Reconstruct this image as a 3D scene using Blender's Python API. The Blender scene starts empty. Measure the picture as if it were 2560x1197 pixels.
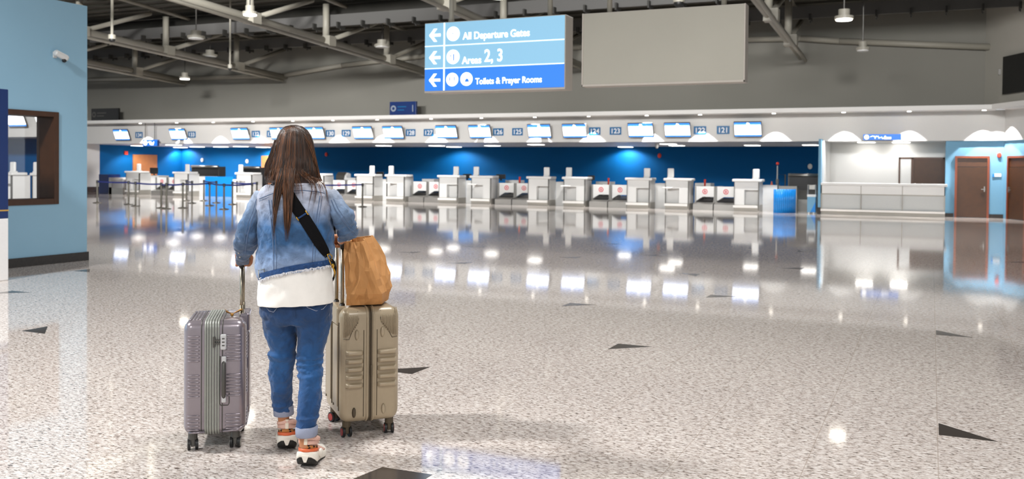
import bpy, math, random
from mathutils import Vector, Matrix, noise
random.seed(7)
S = bpy.context.scene
COL = S.collection
# ------------------------------------------------------------------ camera
F_PX, YAW, PIT, ROLL, SH = 2308.65, 0.426322, -0.018126, 0.009573, -134.717
CAM = Vector((0, 0, 1.5))
FW = Vector((-math.sin(YAW)*math.cos(PIT), math.cos(YAW)*math.cos(PIT), math.sin(PIT)))
_R = Vector((math.cos(YAW), math.sin(YAW), 0)); _U = _R.cross(FW)
RT = _R*math.cos(ROLL) + _U*math.sin(ROLL); UP = -_R*math.sin(ROLL) + _U*math.cos(ROLL)
cd = bpy.data.cameras.new('camera'); cam = bpy.data.objects.new('camera', cd); COL.objects.link(cam)
cam.matrix_world = Matrix((( RT.x, UP.x, -FW.x, CAM.x), (RT.y, UP.y, -FW.y, CAM.y), (RT.z, UP.z, -FW.z, CAM.z), (0, 0, 0, 1)))
cd.sensor_width = 36; cd.sensor_fit = 'HORIZONTAL'; cd.lens = F_PX/2560*36
cd.shift_x = 0; cd.shift_y = SH/2560
cd.clip_start = 0.05; cd.clip_end = 300
cd.dof.use_dof = True; cd.dof.focus_distance = 4.7; cd.dof.aperture_fstop = 4.0
S.camera = cam
S.view_settings.view_transform = 'Standard'; S.view_settings.look = 'None'
S.view_settings.exposure = 0.0; S.view_settings.gamma = 1.0
S.cycles.max_bounces = 7; S.cycles.diffuse_bounces = 3; S.cycles.glossy_bounces = 4
S.cycles.transmission_bounces = 4; S.cycles.transparent_max_bounces = 8
S.cycles.caustics_reflective = False; S.cycles.caustics_refractive = False
S.cycles.sample_clamp_indirect = 6.0
S.cycles.use_denoising = True; S.cycles.use_adaptive_sampling = True; S.cycles.adaptive_threshold = 0.02
try: S.cycles.denoising_prefilter = 'ACCURATE'
except Exception: pass
# ------------------------------------------------------------------ world, hall key light and added fill lights
W = bpy.data.worlds.new('hall_air'); S.world = W; W.use_nodes = True
W.node_tree.nodes['Background'].inputs[0].default_value = (0.93, 0.95, 0.97, 1)
W.node_tree.nodes['Background'].inputs[1].default_value = 0.8
def lamp(kind, loc, power, size=0.3, color=(1, .99, .98), aim=None, angle=None, blend=.3, name='hall_lamp_and_fill_light', sy=None):
    l = bpy.data.lights.new(name, kind); l.energy = power; l.color = color
    if kind == 'AREA':
        l.shape = 'RECTANGLE'; l.size = size; l.size_y = sy or size
    else: l.shadow_soft_size = size
    if kind == 'SPOT': l.spot_size = math.radians(angle); l.spot_blend = blend
    o = bpy.data.objects.new(name, l); COL.objects.link(o); o.location = loc
    if aim is not None:
        o.rotation_euler = (Vector(aim)-Vector(loc)).to_track_quat('-Z', 'Y').to_euler()
    return o
# hall lights: left key read from shadows; all others are unseen, added as fill
for x, y, p, s in ((-9.0, 1.5, 3500, .45), (3.0, -1.0, 1250, 1.2), (-3, -5, 950, 1.2), (-2, 6, 1500, 1.2), (-12, 16, 1150, .8), (-3, 19, 760, .8)):
    lamp('SPOT', (x, y, 7.0), p, s, angle=160, blend=.6, aim=(x, y, 0))
for x, y, p, ax, ay in ((-15, 9, 1500, -33, 34), (-11, 11, 520, -20, 34), (-5, 15, 330, -9, 34), (1, 13, 300, 1, 34)):  # unseen area lights added to brighten the upper wall and fascia
    lamp('AREA', (x, y, 6.9), p, 2.4, sy=1.0, aim=(ax, ay, 5.4)).data.spread = math.radians(78)

# ------------------------------------------------------------------ measuring helpers (calibrated camera -> metres in the hall)
def ray(x, y):
    return FW + RT*((x-1280)/F_PX) - UP*((y-(598.5+SH))/F_PX)
def fl(x, y, z=0.0):
    d = ray(x, y); return CAM + d*((z-CAM.z)/d.z)
def oy(x, y, Y):
    d = ray(x, y); return CAM + d*(Y/d.y)
def ox(x, y, X):
    d = ray(x, y); return CAM + d*(X/d.x)
FH = Vector((-math.sin(YAW), math.cos(YAW), 0)); RH = Vector((math.cos(YAW), math.sin(YAW), 0))
def at(x, y, t):
    """point seen at pixel x, y at the distance t in front of the camera (metres along the floor)"""
    d = ray(x, y); return CAM + d*(t/d.dot(FH))

# ------------------------------------------------------------------ mesh builder
class MB:
    def __init__(s): s.v = []; s.f = []; s.mi = []
    def add(s, vs, fs, m=0):
        n = len(s.v); s.v += [tuple(v) for v in vs]; s.f += [tuple(i+n for i in f) for f in fs]; s.mi += [m]*len(fs); return s
    def box(s, x0, x1, y0, y1, z0, z1, m=0, T=None):
        vs = [Vector((x, y, z)) for z in (z0, z1) for y in (y0, y1) for x in (x0, x1)]
        if T: vs = [T @ v for v in vs]
        return s.add(vs, [(0, 2, 3, 1), (4, 5, 7, 6), (0, 1, 5, 4), (2, 6, 7, 3), (0, 4, 6, 2), (1, 3, 7, 5)], m)
    def loft(s, rings, m=0, cap=True, closed=True):
        n = len(rings[0]); vs = [p for r in rings for p in r]; fs = []
        for i in range(len(rings)-1):
            for j in range(n if closed else n-1):
                a = i*n+j; b = i*n+(j+1) % n; fs.append((a, b, b+n, a+n))
        if cap and closed:
            fs.append(tuple(reversed(range(n)))); fs.append(tuple((len(rings)-1)*n+j for j in range(n)))
        return s.add(vs, fs, m)
    def tube(s, pts, r, n=10, m=0, cap=True, flat=1.0, up=None):
        pts = [Vector(p) for p in pts]; rs = r if isinstance(r, (list, tuple)) else [r]*len(pts)
        rings = []; prev = None
        for i, p in enumerate(pts):
            a = pts[max(i-1, 0)]; b = pts[min(i+1, len(pts)-1)]; d = (b-a)
            if d.length < 1e-9: d = Vector((0, 0, 1))
            d.normalize()
            if prev is None:
                u = Vector(up) if up else (Vector((0, 0, 1)) if abs(d.z) < .9 else Vector((1, 0, 0)))
            else: u = prev
            u = (u - d*u.dot(d)); u.normalize(); prev = u; w = d.cross(u)
            rings.append([p + (u*math.cos(2*math.pi*k/n) + w*math.sin(2*math.pi*k/n)*flat)*rs[i] for k in range(n)])
        return s.loft(rings, m, cap)
    def cyl(s, c, r, z0, z1, n=20, m=0, r2=None):
        return s.loft([[(c[0]+r*math.cos(2*math.pi*k/n), c[1]+r*math.sin(2*math.pi*k/n), z0) for k in range(n)],
                       [(c[0]+(r2 or r)*math.cos(2*math.pi*k/n), c[1]+(r2 or r)*math.sin(2*math.pi*k/n), z1) for k in range(n)]], m)
    def prism(s, poly, d, m=0):
        d = Vector(d); a = [Vector(p) for p in poly]
        return s.loft([a, [p+d for p in a]], m)
    def ball(s, c, r, sx=1, sy=1, sz=1, n=16, k=10, m=0):
        c = Vector(c); rings = []
        for i in range(1, k):
            t = math.pi*i/k
            rings.append([c+Vector((r*sx*math.sin(t)*math.cos(2*math.pi*j/n), r*sy*math.sin(t)*math.sin(2*math.pi*j/n), -r*sz*math.cos(t))) for j in range(n)])
        return s.loft(rings, m)
    def mesh(s, name, mats):
        me = bpy.data.meshes.new(name); me.from_pydata(s.v, [], s.f)
        for m in (mats if isinstance(mats, (list, tuple)) else [mats]): me.materials.append(m)
        if any(s.mi): me.polygons.foreach_set('material_index', s.mi)
        me.update(); return me
def props(o, label=None, cat=None, group=None, kind=None):
    if label: o['label'] = label
    if cat: o['category'] = cat
    if group: o['group'] = group
    if kind: o['kind'] = kind
    return o
def obj(name, mb, mat, parent=None, label=None, cat=None, group=None, kind=None, bevel=0, seg=2, smooth=False, sub=0, loc=None, rot=None):
    o = bpy.data.objects.new(name, mb.mesh(name, mat)); COL.objects.link(o)
    if parent: o.parent = parent
    if loc is not None: o.location = loc
    if rot is not None: o.rotation_euler = rot
    props(o, label, cat, group, kind)
    import bmesh
    bm = bmesh.new(); bm.from_mesh(o.data); bmesh.ops.recalc_face_normals(bm, faces=bm.faces); bm.to_mesh(o.data); bm.free()
    if bevel:
        b = o.modifiers.new('bevel', 'BEVEL'); b.width = bevel; b.segments = seg; b.limit_method = 'ANGLE'; b.angle_limit = .7
    if sub:
        q = o.modifiers.new('sub', 'SUBSURF'); q.levels = sub; q.render_levels = sub
    if smooth:
        for p in o.data.polygons: p.use_smooth = True
    return o
def thing(name, label, cat, loc=(0, 0, 0), rotz=0, group=None):
    o = bpy.data.objects.new(name, None); COL.objects.link(o); o.location = loc; o.rotation_euler = (0, 0, rotz); o.empty_display_size = .2
    return props(o, label, cat, group)
def dup(root, loc, label=None, group=None, rotz=None):
    r = root.copy(); COL.objects.link(r); r.location = loc
    if rotz is not None: r.rotation_euler = (0, 0, rotz)
    props(r, label, None, group)
    for ch in list(root.children):
        c = ch.copy(); COL.objects.link(c); c.parent = r
        for g in list(ch.children):
            d = g.copy(); COL.objects.link(d); d.parent = c
    return r
def struct(name, mb, mat, **k): return obj(name, mb, mat, kind='structure', **k)
def text(s, mat, size, loc, parent, rot=(math.pi/2, 0, 0), name='lettering', ext=.004, align='LEFT', off=0.0, sx=1.0):
    c = bpy.data.curves.new(name, 'FONT'); c.body = s; c.size = size; c.extrude = ext; c.align_x = align; c.offset = off
    c.materials.append(mat); o = bpy.data.objects.new(name, c); COL.objects.link(o); o.parent = parent; o.location = loc; o.rotation_euler = rot
    o.scale = (sx, 1, 1)
    me = bpy.data.meshes.new_from_object(o.evaluated_get(bpy.context.evaluated_depsgraph_get()))
    q = bpy.data.objects.new(name, me); COL.objects.link(q); q.parent = parent; q.location = loc; q.rotation_euler = rot; q.scale = (sx, 1, 1)
    bpy.data.objects.remove(o); bpy.data.curves.remove(c)
    return q

# ------------------------------------------------------------------ materials
def L(h):
    h = h.lstrip('#'); r = []
    for i in (0, 2, 4):
        c = int(h[i:i+2], 16)/255; r.append(c/12.92 if c <= .04045 else ((c+.055)/1.055)**2.4)
    return (*r, 1)
def mat(name, color, rough=.5, metal=0, emit=None, es=1.0, bump=0, bscale=40, coat=0, spec=.5, sheen=0, vary=0, vscale=3):
    m = bpy.data.materials.new(name); m.use_nodes = True; nt = m.node_tree; b = nt.nodes['Principled BSDF']
    if isinstance(color, str): color = L(color)
    b.inputs['Base Color'].default_value = color; b.inputs['Roughness'].default_value = rough; b.inputs['Metallic'].default_value = metal
    b.inputs['Specular IOR Level'].default_value = spec
    if coat: b.inputs['Coat Weight'].default_value = coat; b.inputs['Coat Roughness'].default_value = .06
    if sheen: b.inputs['Sheen Weight'].default_value = sheen
    if emit:
        b.inputs['Emission Color'].default_value = L(emit) if isinstance(emit, str) else emit; b.inputs['Emission Strength'].default_value = es
    tc = nt.nodes.new('ShaderNodeTexCoord')
    nz = nt.nodes.new('ShaderNodeTexNoise'); nz.inputs['Scale'].default_value = vscale if vary else bscale; nz.inputs['Detail'].default_value = 4
    nt.links.new(tc.outputs['Object'], nz.inputs['Vector'])
    v = vary or .04
    mx = nt.nodes.new('ShaderNodeMixRGB'); mx.blend_type = 'MULTIPLY'; mx.inputs[0].default_value = 1
    rp = nt.nodes.new('ShaderNodeMapRange'); rp.inputs[1].default_value = .25; rp.inputs[2].default_value = .75; rp.inputs[3].default_value = 1-v; rp.inputs[4].default_value = 1+v*.3
    nt.links.new(nz.outputs['Fac'], rp.inputs[0]); mx.inputs[1].default_value = color; nt.links.new(rp.outputs[0], mx.inputs[2]); nt.links.new(mx.outputs[0], b.inputs['Base Color'])
    if bump:
        n2 = nt.nodes.new('ShaderNodeTexNoise'); n2.inputs['Scale'].default_value = bscale; n2.inputs['Detail'].default_value = 3
        nt.links.new(tc.outputs['Object'], n2.inputs['Vector'])
        bp = nt.nodes.new('ShaderNodeBump'); bp.inputs['Strength'].default_value = bump; bp.inputs['Distance'].default_value = .01
        nt.links.new(n2.outputs['Fac'], bp.inputs['Height']); nt.links.new(bp.outputs[0], b.inputs['Normal'])
    return m
def granite():
    m = bpy.data.materials.new('polished_granite'); m.use_nodes = True; nt = m.node_tree; N = nt.nodes; K = nt.links
    b = N['Principled BSDF']; b.inputs['Roughness'].default_value = .055; b.inputs['IOR'].default_value = 1.55
    g = N.new('ShaderNodeNewGeometry')
    mp = N.new('ShaderNodeMapping'); mp.inputs['Rotation'].default_value = (0, 0, .6); mp.inputs['Scale'].default_value = (1, 2.2, 1); K.new(g.outputs['Position'], mp.inputs[0])
    n1 = N.new('ShaderNodeTexNoise'); n1.inputs['Scale'].default_value = 36; n1.inputs['Detail'].default_value = 3; n1.inputs['Roughness'].default_value = .55; n1.inputs['Distortion'].default_value = .8
    K.new(mp.outputs[0], n1.inputs['Vector'])
    r1 = N.new('ShaderNodeValToRGB'); e = r1.color_ramp.elements
    e[0].position = .33; e[0].color = L('#6b625d'); e[1].position = .43; e[1].color = L('#bcb1a8')
    for p, c in ((.50, '#d6cdc7'), (.60, '#e5ded8'), (.72, '#eeeae6')):
        q = e.new(p); q.color = L(c)
    K.new(n1.outputs['Fac'], r1.inputs[0])
    n2 = N.new('ShaderNodeTexNoise'); n2.inputs['Scale'].default_value = 20; n2.inputs['Detail'].default_value = 3; K.new(mp.outputs[0], n2.inputs['Vector'])
    r2 = N.new('ShaderNodeValToRGB'); r2.color_ramp.elements[0].position = .35; r2.color_ramp.elements[0].color = L('#e0d9d5'); r2.color_ramp.elements[1].position = .62; r2.color_ramp.elements[1].color = (1, 1, 1, 1)
    K.new(n2.outputs['Fac'], r2.inputs[0])
    mx = N.new('ShaderNodeMixRGB'); mx.blend_type = 'MULTIPLY'; mx.inputs[0].default_value = .8; K.new(r1.outputs[0], mx.inputs[1]); K.new(r2.outputs[0], mx.inputs[2])
    # thin slab joints every 0.62 m along the hall
    sp = N.new('ShaderNodeSeparateXYZ'); K.new(g.outputs['Position'], sp.inputs[0])
    def mth(op, a, bb):
        q = N.new('ShaderNodeMath'); q.operation = op
        if isinstance(a, float): q.inputs[0].default_value = a
        else: K.new(a, q.inputs[0])
        if isinstance(bb, float): q.inputs[1].default_value = bb
        elif bb is not None: K.new(bb, q.inputs[1])
        return q.outputs[0]
    def joint(axis, off, per, w):
        a = mth('ADD', sp.outputs[axis], 400*per - off); a = mth('MODULO', a, per); a = mth('SUBTRACT', a, per/2); a = mth('ABSOLUTE', a, None); a = mth('SUBTRACT', per/2, a)
        return mth('LESS_THAN', a, w)
    j = mth('MAXIMUM', joint(0, .055, .62, .0022), joint(1, 5.81, 1.24, .0016))
    m2 = N.new('ShaderNodeMixRGB'); m2.inputs[2].default_value = L('#a89a8e'); K.new(mth('MULTIPLY', j, .75), m2.inputs[0]); K.new(mx.outputs[0], m2.inputs[1])
    K.new(m2.outputs[0], b.inputs['Base Color'])
    return m
M = {}
M['granite'] = granite()
M['dark_granite'] = mat('dark_granite_inlay', '#453f3b', .12, vary=.35, vscale=90)
M['white'] = mat('white_lacquer', '#d9d9d7', .35)
M['fascia'] = mat('fascia_paint', '#cfcecb', .6)
M['ledge'] = mat('ledge_paint', '#e8e6e2', .5)
M['upper'] = mat('upper_wall_paint', '#84827a', .8, vary=.05, vscale=.4)
M['side_upper'] = mat('side_wall_paint', '#aeaba1', .8)
M['blue'] = mat('deep_blue_wall', '#005088', .65, spec=.12)
M['blue2'] = mat('navy_panel', '#0b3f96', .35)
M['lblue'] = mat('light_blue_paint', '#6c9dba', .7)
M['lwall'] = mat('left_wall_blue_paint', '#98c4de', .6, vary=.04, vscale=.8)
M['skirt'] = mat('dark_stone_skirting', '#2b2622', .25, vary=.3, vscale=20)
M['steel'] = mat('brushed_steel', '#a9a7a2', .32, metal=.85)
M['greypanel'] = mat('grey_front_panel', '#b4b7b6', .4)
M['greyp'] = mat('grey_plinth', '#9a978f', .4, metal=.3)
M['dgrey'] = mat('dark_grey_metal', '#55534f', .4, metal=.4)
M['black'] = mat('black_rubber', '#141414', .5)
M['shutter'] = mat('black_shutter', '#1b1b1c', .45)
M['roof'] = mat('dark_roof_sheet', '#4a4840', .8, vary=.2, vscale=1.2)
M['beam'] = mat('grey_purlin', '#5b5a58', .6)
M['truss'] = mat('truss_paint', '#9c988c', .5)
M['duct'] = mat('dark_duct', '#2f2e2a', .6)
M['wood'] = mat('brown_door_wood', '#42250b', .45, vary=.2, vscale=6)
M['wood2'] = mat('orange_wood', '#a66a3c', .45, vary=.15, vscale=5)
M['frame'] = mat('dark_brown_frame', '#4a2c17', .4, vary=.2, vscale=8)
M['redframe'] = mat('red_brown_frame', '#7a3a20', .4)
M['panelw'] = mat('lamp_diffuser', '#ffffff', .4, emit='#fffaf2', es=9)
M['spotw'] = mat('downlight_lens', '#ffffff', .4, emit='#fff6e8', es=14)
M['red'] = mat('red_plastic', '#d8402c', .4)
M['redmark'] = mat('red_marking', '#c8283c', .5)
M['orange'] = mat('orange_plastic', '#e0683a', .4)
M['skyblue'] = mat('bright_blue_laminate', '#0f7fd0', .3)
M['number'] = mat('number_sign_blue', '#0a5f92', .4)
M['letter'] = mat('white_lettering', '#f2f2f2', .5)
M['letterdim'] = mat('dull_lettering', '#8f9aa6', .5)
M['navy'] = mat('navy_sign', '#0b2c66', .4)
M['blacksign'] = mat('black_sign', '#121212', .4)
M['screen'] = mat('lit_screen_white', '#ffffff', .3, emit='#f6f9ff', es=2.2)
M['screenb'] = mat('lit_screen_blue', '#3f8ae0', .3, emit='#3a86e6', es=.9)
M['screenl'] = mat('lit_screen_pale', '#9cc8f6', .3, emit='#8cc0f8', es=1.1)
M['sgL'] = mat('lit_sign_light_blue', '#3f6f8c', .4, emit='#9fd2ee', es=.74)
M['sgM'] = mat('lit_sign_blue', '#1c5cb0', .4, emit='#2a80ec', es=.75)
M['sgW'] = mat('lit_sign_white', '#ffffff', .3, emit='#ffffff', es=1.6)
M['sgP'] = mat('lit_sign_line', '#e8f8ff', .3, emit='#d8f2ff', es=.85)
M['signframe'] = mat('sign_housing', '#b4aca2', .4)
M['blank'] = mat('blank_board', '#a6a296', .6, vary=.05, vscale=1)
M['belt'] = mat('navy_belt', '#0b1d66', .5)
M['post'] = mat('barrier_post_metal', '#5a574f', .35, metal=.6)
m = bpy.data.materials.new('window_glass'); m.use_nodes = True
nt = m.node_tree; nt.nodes.clear(); o_ = nt.nodes.new('ShaderNodeOutputMaterial'); mxs = nt.nodes.new('ShaderNodeMixShader')
tr = nt.nodes.new('ShaderNodeBsdfTransparent'); gl = nt.nodes.new('ShaderNodeBsdfGlossy'); gl.inputs['Roughness'].default_value = .02
fr = nt.nodes.new('ShaderNodeFresnel'); nt.links.new(fr.outputs[0], mxs.inputs[0]); nt.links.new(tr.outputs[0], mxs.inputs[1]); nt.links.new(gl.outputs[0], mxs.inputs[2]); nt.links.new(mxs.outputs[0], o_.inputs[0])
M['glass'] = m
# ================================================================== SETTING
YF, YL = 34.8, 33.95
XL, XR = -41.7, 1.6
def roofz(y):
    P = [(-9, 9.2), (8, 8.8), (20, 8.4), (30, 7.8), (36, 7.25)]
    for (a, b), (c, d) in zip(P, P[1:]):
        if y <= c: return b+(d-b)*(y-a)/(c-a)-.02
    return 7.2
struct('floor', MB().box(-62, 30, -9, 46, -.2, 0), M['granite'])
# dark triangular stone inlays, each lying in the corner of a slab
tri = MB()
def inlay(x, y, q, w=.30, h=.27):
    P = {0: [(0, 0), (w, 0), (0, h)], 1: [(0, 0), (-w, 0), (0, h)], 2: [(0, 0), (w, 0), (0, -h)], 3: [(0, 0), (-w, 0), (0, -h)]}[q]
    tri.prism([(x+a, y+b, -.01) for a, b in P], (0, 0, .0115))
for x, y, q in ((.062, 5.81, 0), (.062, 9.40, 0), (-2.44, 7.62, 2), (-7.43, 5.72, 0), (-3.674, 9.70, 2), (-3.42, 5.80, 1), (-2.41, 11.15, 2), (-3.03, 13.3, 3),
                (-11.0, 9.3, 0), (-9.88, 7.49, 2), (-1.79, 14.75, 1), (-2.28, 18.2, 2), (-5.45, 14.67, 1), (-5.72, 17.8, 1), (-4.28, 15.8, 1), (-7.8, 15.8, 1),
                (-6.66, 12.9, 1), (1.45, 17.7, 1), (-8.3, 14.1, 1)):
    inlay(x, y, q)
tri.prism([(-2.52, 3.66, -.01), (-2.481, 3.925, -.01), (-2.20, 3.935, -.01), (-2.20, 3.66, -.01)], (0, 0, .0115))
struct('trim_1', tri, M['dark_granite'], label='dark triangular stone inlays let into the pale granite floor')
# back wall above the counters, roof
struct('wall_back', MB().box(-62, XR, 35.3, 35.6, 3.7, 8.2), M['upper'], label='tall grey wall above the check-in fascia')
w = MB(); d = Vector((.44, -.9, 0)).normalized(); a = Vector((XR, 35.3, 0)); n_ = Vector((d.y, -d.x, 0))*-.3
w.prism([a+Vector((0, 0, 3.7)), a+d*9+Vector((0, 0, 3.7)), a+d*9+Vector((0, 0, 8.2)), a+Vector((0, 0, 8.2))], Vector((.27, .13, 0)))
struct('wall_right', w, M['side_upper'], label='grey side wall turning toward the viewer at the far right')
rf = MB()
prof = [(36, 7.25), (30, 7.8), (20, 8.4), (8, 8.8), (-9, 9.2)]
for i in range(len(prof)-1):
    (y0, z0), (y1, z1) = prof[i], prof[i+1]
    rf.prism([(-62, y0, z0), (-62, y1, z1), (-62, y1, z1+.15), (-62, y0, z0+.15)], (92, 0, 0))
    k = int(abs(y0-y1)/.6)
    for j in range(k):
        t = (j+.5)/k; y = y0+(y1-y0)*t; z = z0+(z1-z0)*t
        rf.box(-62, 30, y-.08, y+.08, z-.07, z+.02)
struct('ceiling', rf, M['roof'], label='dark ribbed metal roof of the hall')
# fascia, ledge, soffit
struct('wall_fascia', MB().box(XL, 2.2, YF, YF+.45, 2.60, 3.62), M['fascia'], label='white fascia above the check-in counters')
struct('trim_2', MB().box(XL-.1, 1.9, YL, 35.3, 3.60, 3.75), M['ledge'], label='bright projecting ledge along the top of the fascia')
struct('ceiling_recess', MB().box(-42.2, -3.45, YF+.3, 43.1, 2.62, 2.75), M['white'], label='low white ceiling over the check-in counters')
struct('wall_recess', MB().box(-42.0, -3.45, 43.0, 43.2, 0, 2.7), M['blue'], label='deep blue wall behind the check-in counters')
struct('wall_left_recess', MB().box(-42.0, XL, 36.9, 43.0, 0, 2.7), M['blue'], label='bright blue side wall at the left end of the counters')
# pillar closing the row on the left
struct('column_left', MB().box(-43.2, XL, 35.0, 36.9, 0, 2.62).box(-43.2, XL-.01, 34.8, 35.25, 2.62, 3.6), M['fascia'], label='beige pillar at the left end of the check-in row')
struct('baseboard_left_pillar', MB().box(-43.2, XL+.02, 34.97, 36.9, 0, .30), M['skirt'])
# light blue partition and the service bay
struct('wall_partition', MB().box(-3.66, -3.57, 34.3, 40, 0, 2.66), M['lblue'], label='narrow light blue partition between counters and service bay')
struct('baseboard_partition', MB().box(-3.68, -3.56, 34.27, 34.3, 0, .24), M['skirt'])
struct('wall_service', MB().box(-3.57, -3.5, 34.6, 36.8, 0, 2.62).box(-3.6, .6, 36.8, 36.95, 0, 2.60), M['white'], label='white inner walls of the service bay')
struct('ceiling_service', MB().box(-3.57, .5, YF+.3, 36.9, 2.60, 2.75), M['white'])
# light blue wall with doors, its bend, and upper fascia bend
WB = 34.92
lb = MB().box(.43, 2.2, WB, WB+.3, 0, 2.60)
b0 = Vector((2.2, WB, 0)); bd = Vector((.45, -.893, 0))
lb.prism([b0, b0+bd*5, b0+bd*5+Vector((0, 0, 2.6)), b0+Vector((0, 0, 2.6))], Vector((.3, .3, 0)))
lb.box(.44, .60, WB+.3, 36.79, 0, 2.6)
struct('wall_blue', lb, M['lblue'], label='light blue wall with brown doors at the right')
sk = MB().box(.43, .70, WB-.02, WB, 0, .13).box(1.78, 2.2, WB-.02, WB, 0, .13)
struct('baseboard_right', sk, M['skirt'])
fb = MB(); f0 = Vector((2.2, YF, 0))
fb.prism([f0+Vector((0, 0, 2.6)), f0+bd*6+Vector((0, 0, 2.6)), f0+bd*6+Vector((0, 0, 3.72)), f0+Vector((0, 0, 3.72))], Vector((.4, .4, 0)))
struct('wall_fascia_right', fb, M['fascia'])
lg = MB(); l0 = Vector((1.75, YL, 3.60))
lg.prism([l0, l0+bd*6, l0+bd*6+Vector((0, 0, .16)), l0+Vector((0, 0, .16))], Vector((1.2, .9, 0)))
struct('trim_3', lg, M['ledge'])
# doors
def door(n, P, ux, w, h, leaf_off, lab):
    """frame standing on floor at P, along direction ux"""
    ux = Vector(ux).normalized(); ny = Vector((ux.y, -ux.x, 0))
    T = Matrix(((ux.x, -ny.x, 0, P[0]), (ux.y, -ny.y, 0, P[1]), (0, 0, 1, 0), (0, 0, 0, 1)))
    fr = MB().box(0, .07, -.05, .1, 0, h, T=T).box(w-.07, w, -.05, .1, 0, h, T=T).box(.07, w-.07, -.05, .1, h-.07, h, T=T)
    o = struct('door_%d' % n, fr, M['redframe'], label=lab)
    obj('transom_panel', MB().box(.07, w-.07, .0, .04, h-.36, h-.07, T=T), M['frame'], o)
    lf = obj('door_leaf', MB().box(.07, w-.07, -.02, .02, .01, h-.37, T=T), M['wood'], o)
    hb = MB().box(w-.24 if leaf_off else .12, w-.12 if leaf_off else .24, -.07, -.045, .95, .975, T=T).box(w-.16 if leaf_off else .12, w-.13 if leaf_off else .15, -.07, -.02, .88, 1.06, T=T)
    obj('door_handle', hb, M['steel'], lf, label='chrome lever handle')
    return o
door(1, (.72, WB-.03, 0), (1, 0, 0), 1.05, 2.08, True, 'brown wooden door in a red-brown frame on the light blue wall')
door(2, b0+bd*.30-Vector((.03, .02, 0)), (.45, -.893, 0), 1.05, 2.08, False, 'brown door cut by the right edge, on the angled blue wall')
# left blue wall with its window
WX = -12.07
wy0, wy1, wz0, wz1 = 8.0, 9.91, .90, 2.29
lw = MB().box(WX-.34, WX, -9, wy0, 0, 3.98).box(WX-.34, WX, wy1, 10.44, 0, 3.98).box(WX-.34, WX, wy0, wy1, 0, wz0).box(WX-.34, WX, wy0, wy1, wz1, 3.98)
struct('wall_left', lw, M['lwall'], label='light blue wall on the left with a brown framed window')
struct('baseboard_left', MB().box(WX, WX+.02, -9, 10.46, 0, .135), M['skirt'], label='dark stone skirting of the left blue wall')
wf = MB()
for y0, y1, z0, z1 in ((wy0-.0, wy0+.085, wz0, wz1), (wy1-.085, wy1, wz0, wz1), (wy0+.085, wy1-.085, wz0, wz0+.085), (wy0+.085, wy1-.085, wz1-.075, wz1)):
    wf.box(WX-.36, WX+.025, y0, y1, z0, z1)
win = struct('window_1', wf, M['frame'], label='brown wooden window frame in the left blue wall', bevel=.004)
obj('window_pane', MB().box(WX-.30, WX-.29, wy0+.08, wy1-.08, wz0+.08, wz1-.07), M['glass'], win)
# second counter bay, seen through that window
struct('wall_bay', MB().box(-45, -31.6, 27.0, 27.2, 0, 2.7), M['blue'], label='blue wall of the farther bay seen through the left window')
struct('wall_bay_fascia', MB().box(-45, -28.9, 24.6, 25.0, 2.55, 3.7), M['fascia'])
struct('ceiling_bay', MB().box(-45, -31.6, 24.9, 27.1, 2.58, 2.7), M['white'])

# ------------------------------------------------------------------ trusses, purlins, ducts
def truss(X, lab, y0=-4, flat=False):
    t = thing('roof_truss', lab, 'truss', (X, 0, 0), 0, 'roof trusses')
    z = lambda y: 5.72 + (35-y)*.05
    c = MB().tube([(0, 35.25, z(35.25)), (0, 20, z(20)), (0, y0, z(y0))], .13, 12)
    obj('bottom_chord', c, M['truss'], t, smooth=True)
    obj('top_chord', MB().tube([(0, 35.2, 7.1), (0, y0, z(y0)+2.0)], .07, 10), M['truss'], t, smooth=True)
    obj('service_pipe', MB().tube([(.22, 34.8, z(34.8)-.22), (.22, y0, z(y0)-.22)], .065, 8), M['truss'], t, smooth=True)
    y = 31.9
    while y > y0:
        top = min(7.05+(35-y)*.05, z(y)+1.9)
        obj('web_post', MB().tube([(0, y, z(y)), (0, y, top)], .12, 8), M['truss'], t, smooth=True)
        if y+3.3 < 35.3: obj('web_brace', MB().tube([(0, y+.25, z(y)+.05), (0, y+3.3, top-.2)], .085, 8), M['truss'], t, smooth=True)
        obj('clamp', MB().box(-.12, .3, y-.2, y+.2, z(y)-.2, z(y)+.16), M['truss'], t)
        y -= 4.1
    return t
truss(-33.8, 'grey tubular roof truss farthest to the left, beside the blue wall edge')
truss(-27.8, 'grey tubular roof truss second from the left, over the queue barriers')
truss(-20.1, 'grey tubular roof truss above the long-haired person, left of the lit sign')
truss(-13.0, 'grey tubular roof truss passing behind the lit departures sign')
truss(-4.43, 'pale tubular roof truss right of the blank hanging board')
ch = thing('wall_chord', 'bent grey tube running along the upper back wall', 'roof tube', (0, 35.12, 0))
pts = [(-40.6, 5.98), (-34, 5.85), (-27.9, 5.78), (-24.5, 6.13), (-20.3, 6.38), (-13.0, 6.45), (-6.3, 6.42), (-4.43, 6.36), (-3.1, 6.2), (1.75, 5.76)]
for i in range(len(pts)-1):
    (x0, z0), (x1, z1) = pts[i], pts[i+1]
    obj('tube_segment', MB().tube([(x0, 0, z0), (x1, 0, z1)], .11, 12), M['truss'], ch, smooth=True)
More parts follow.
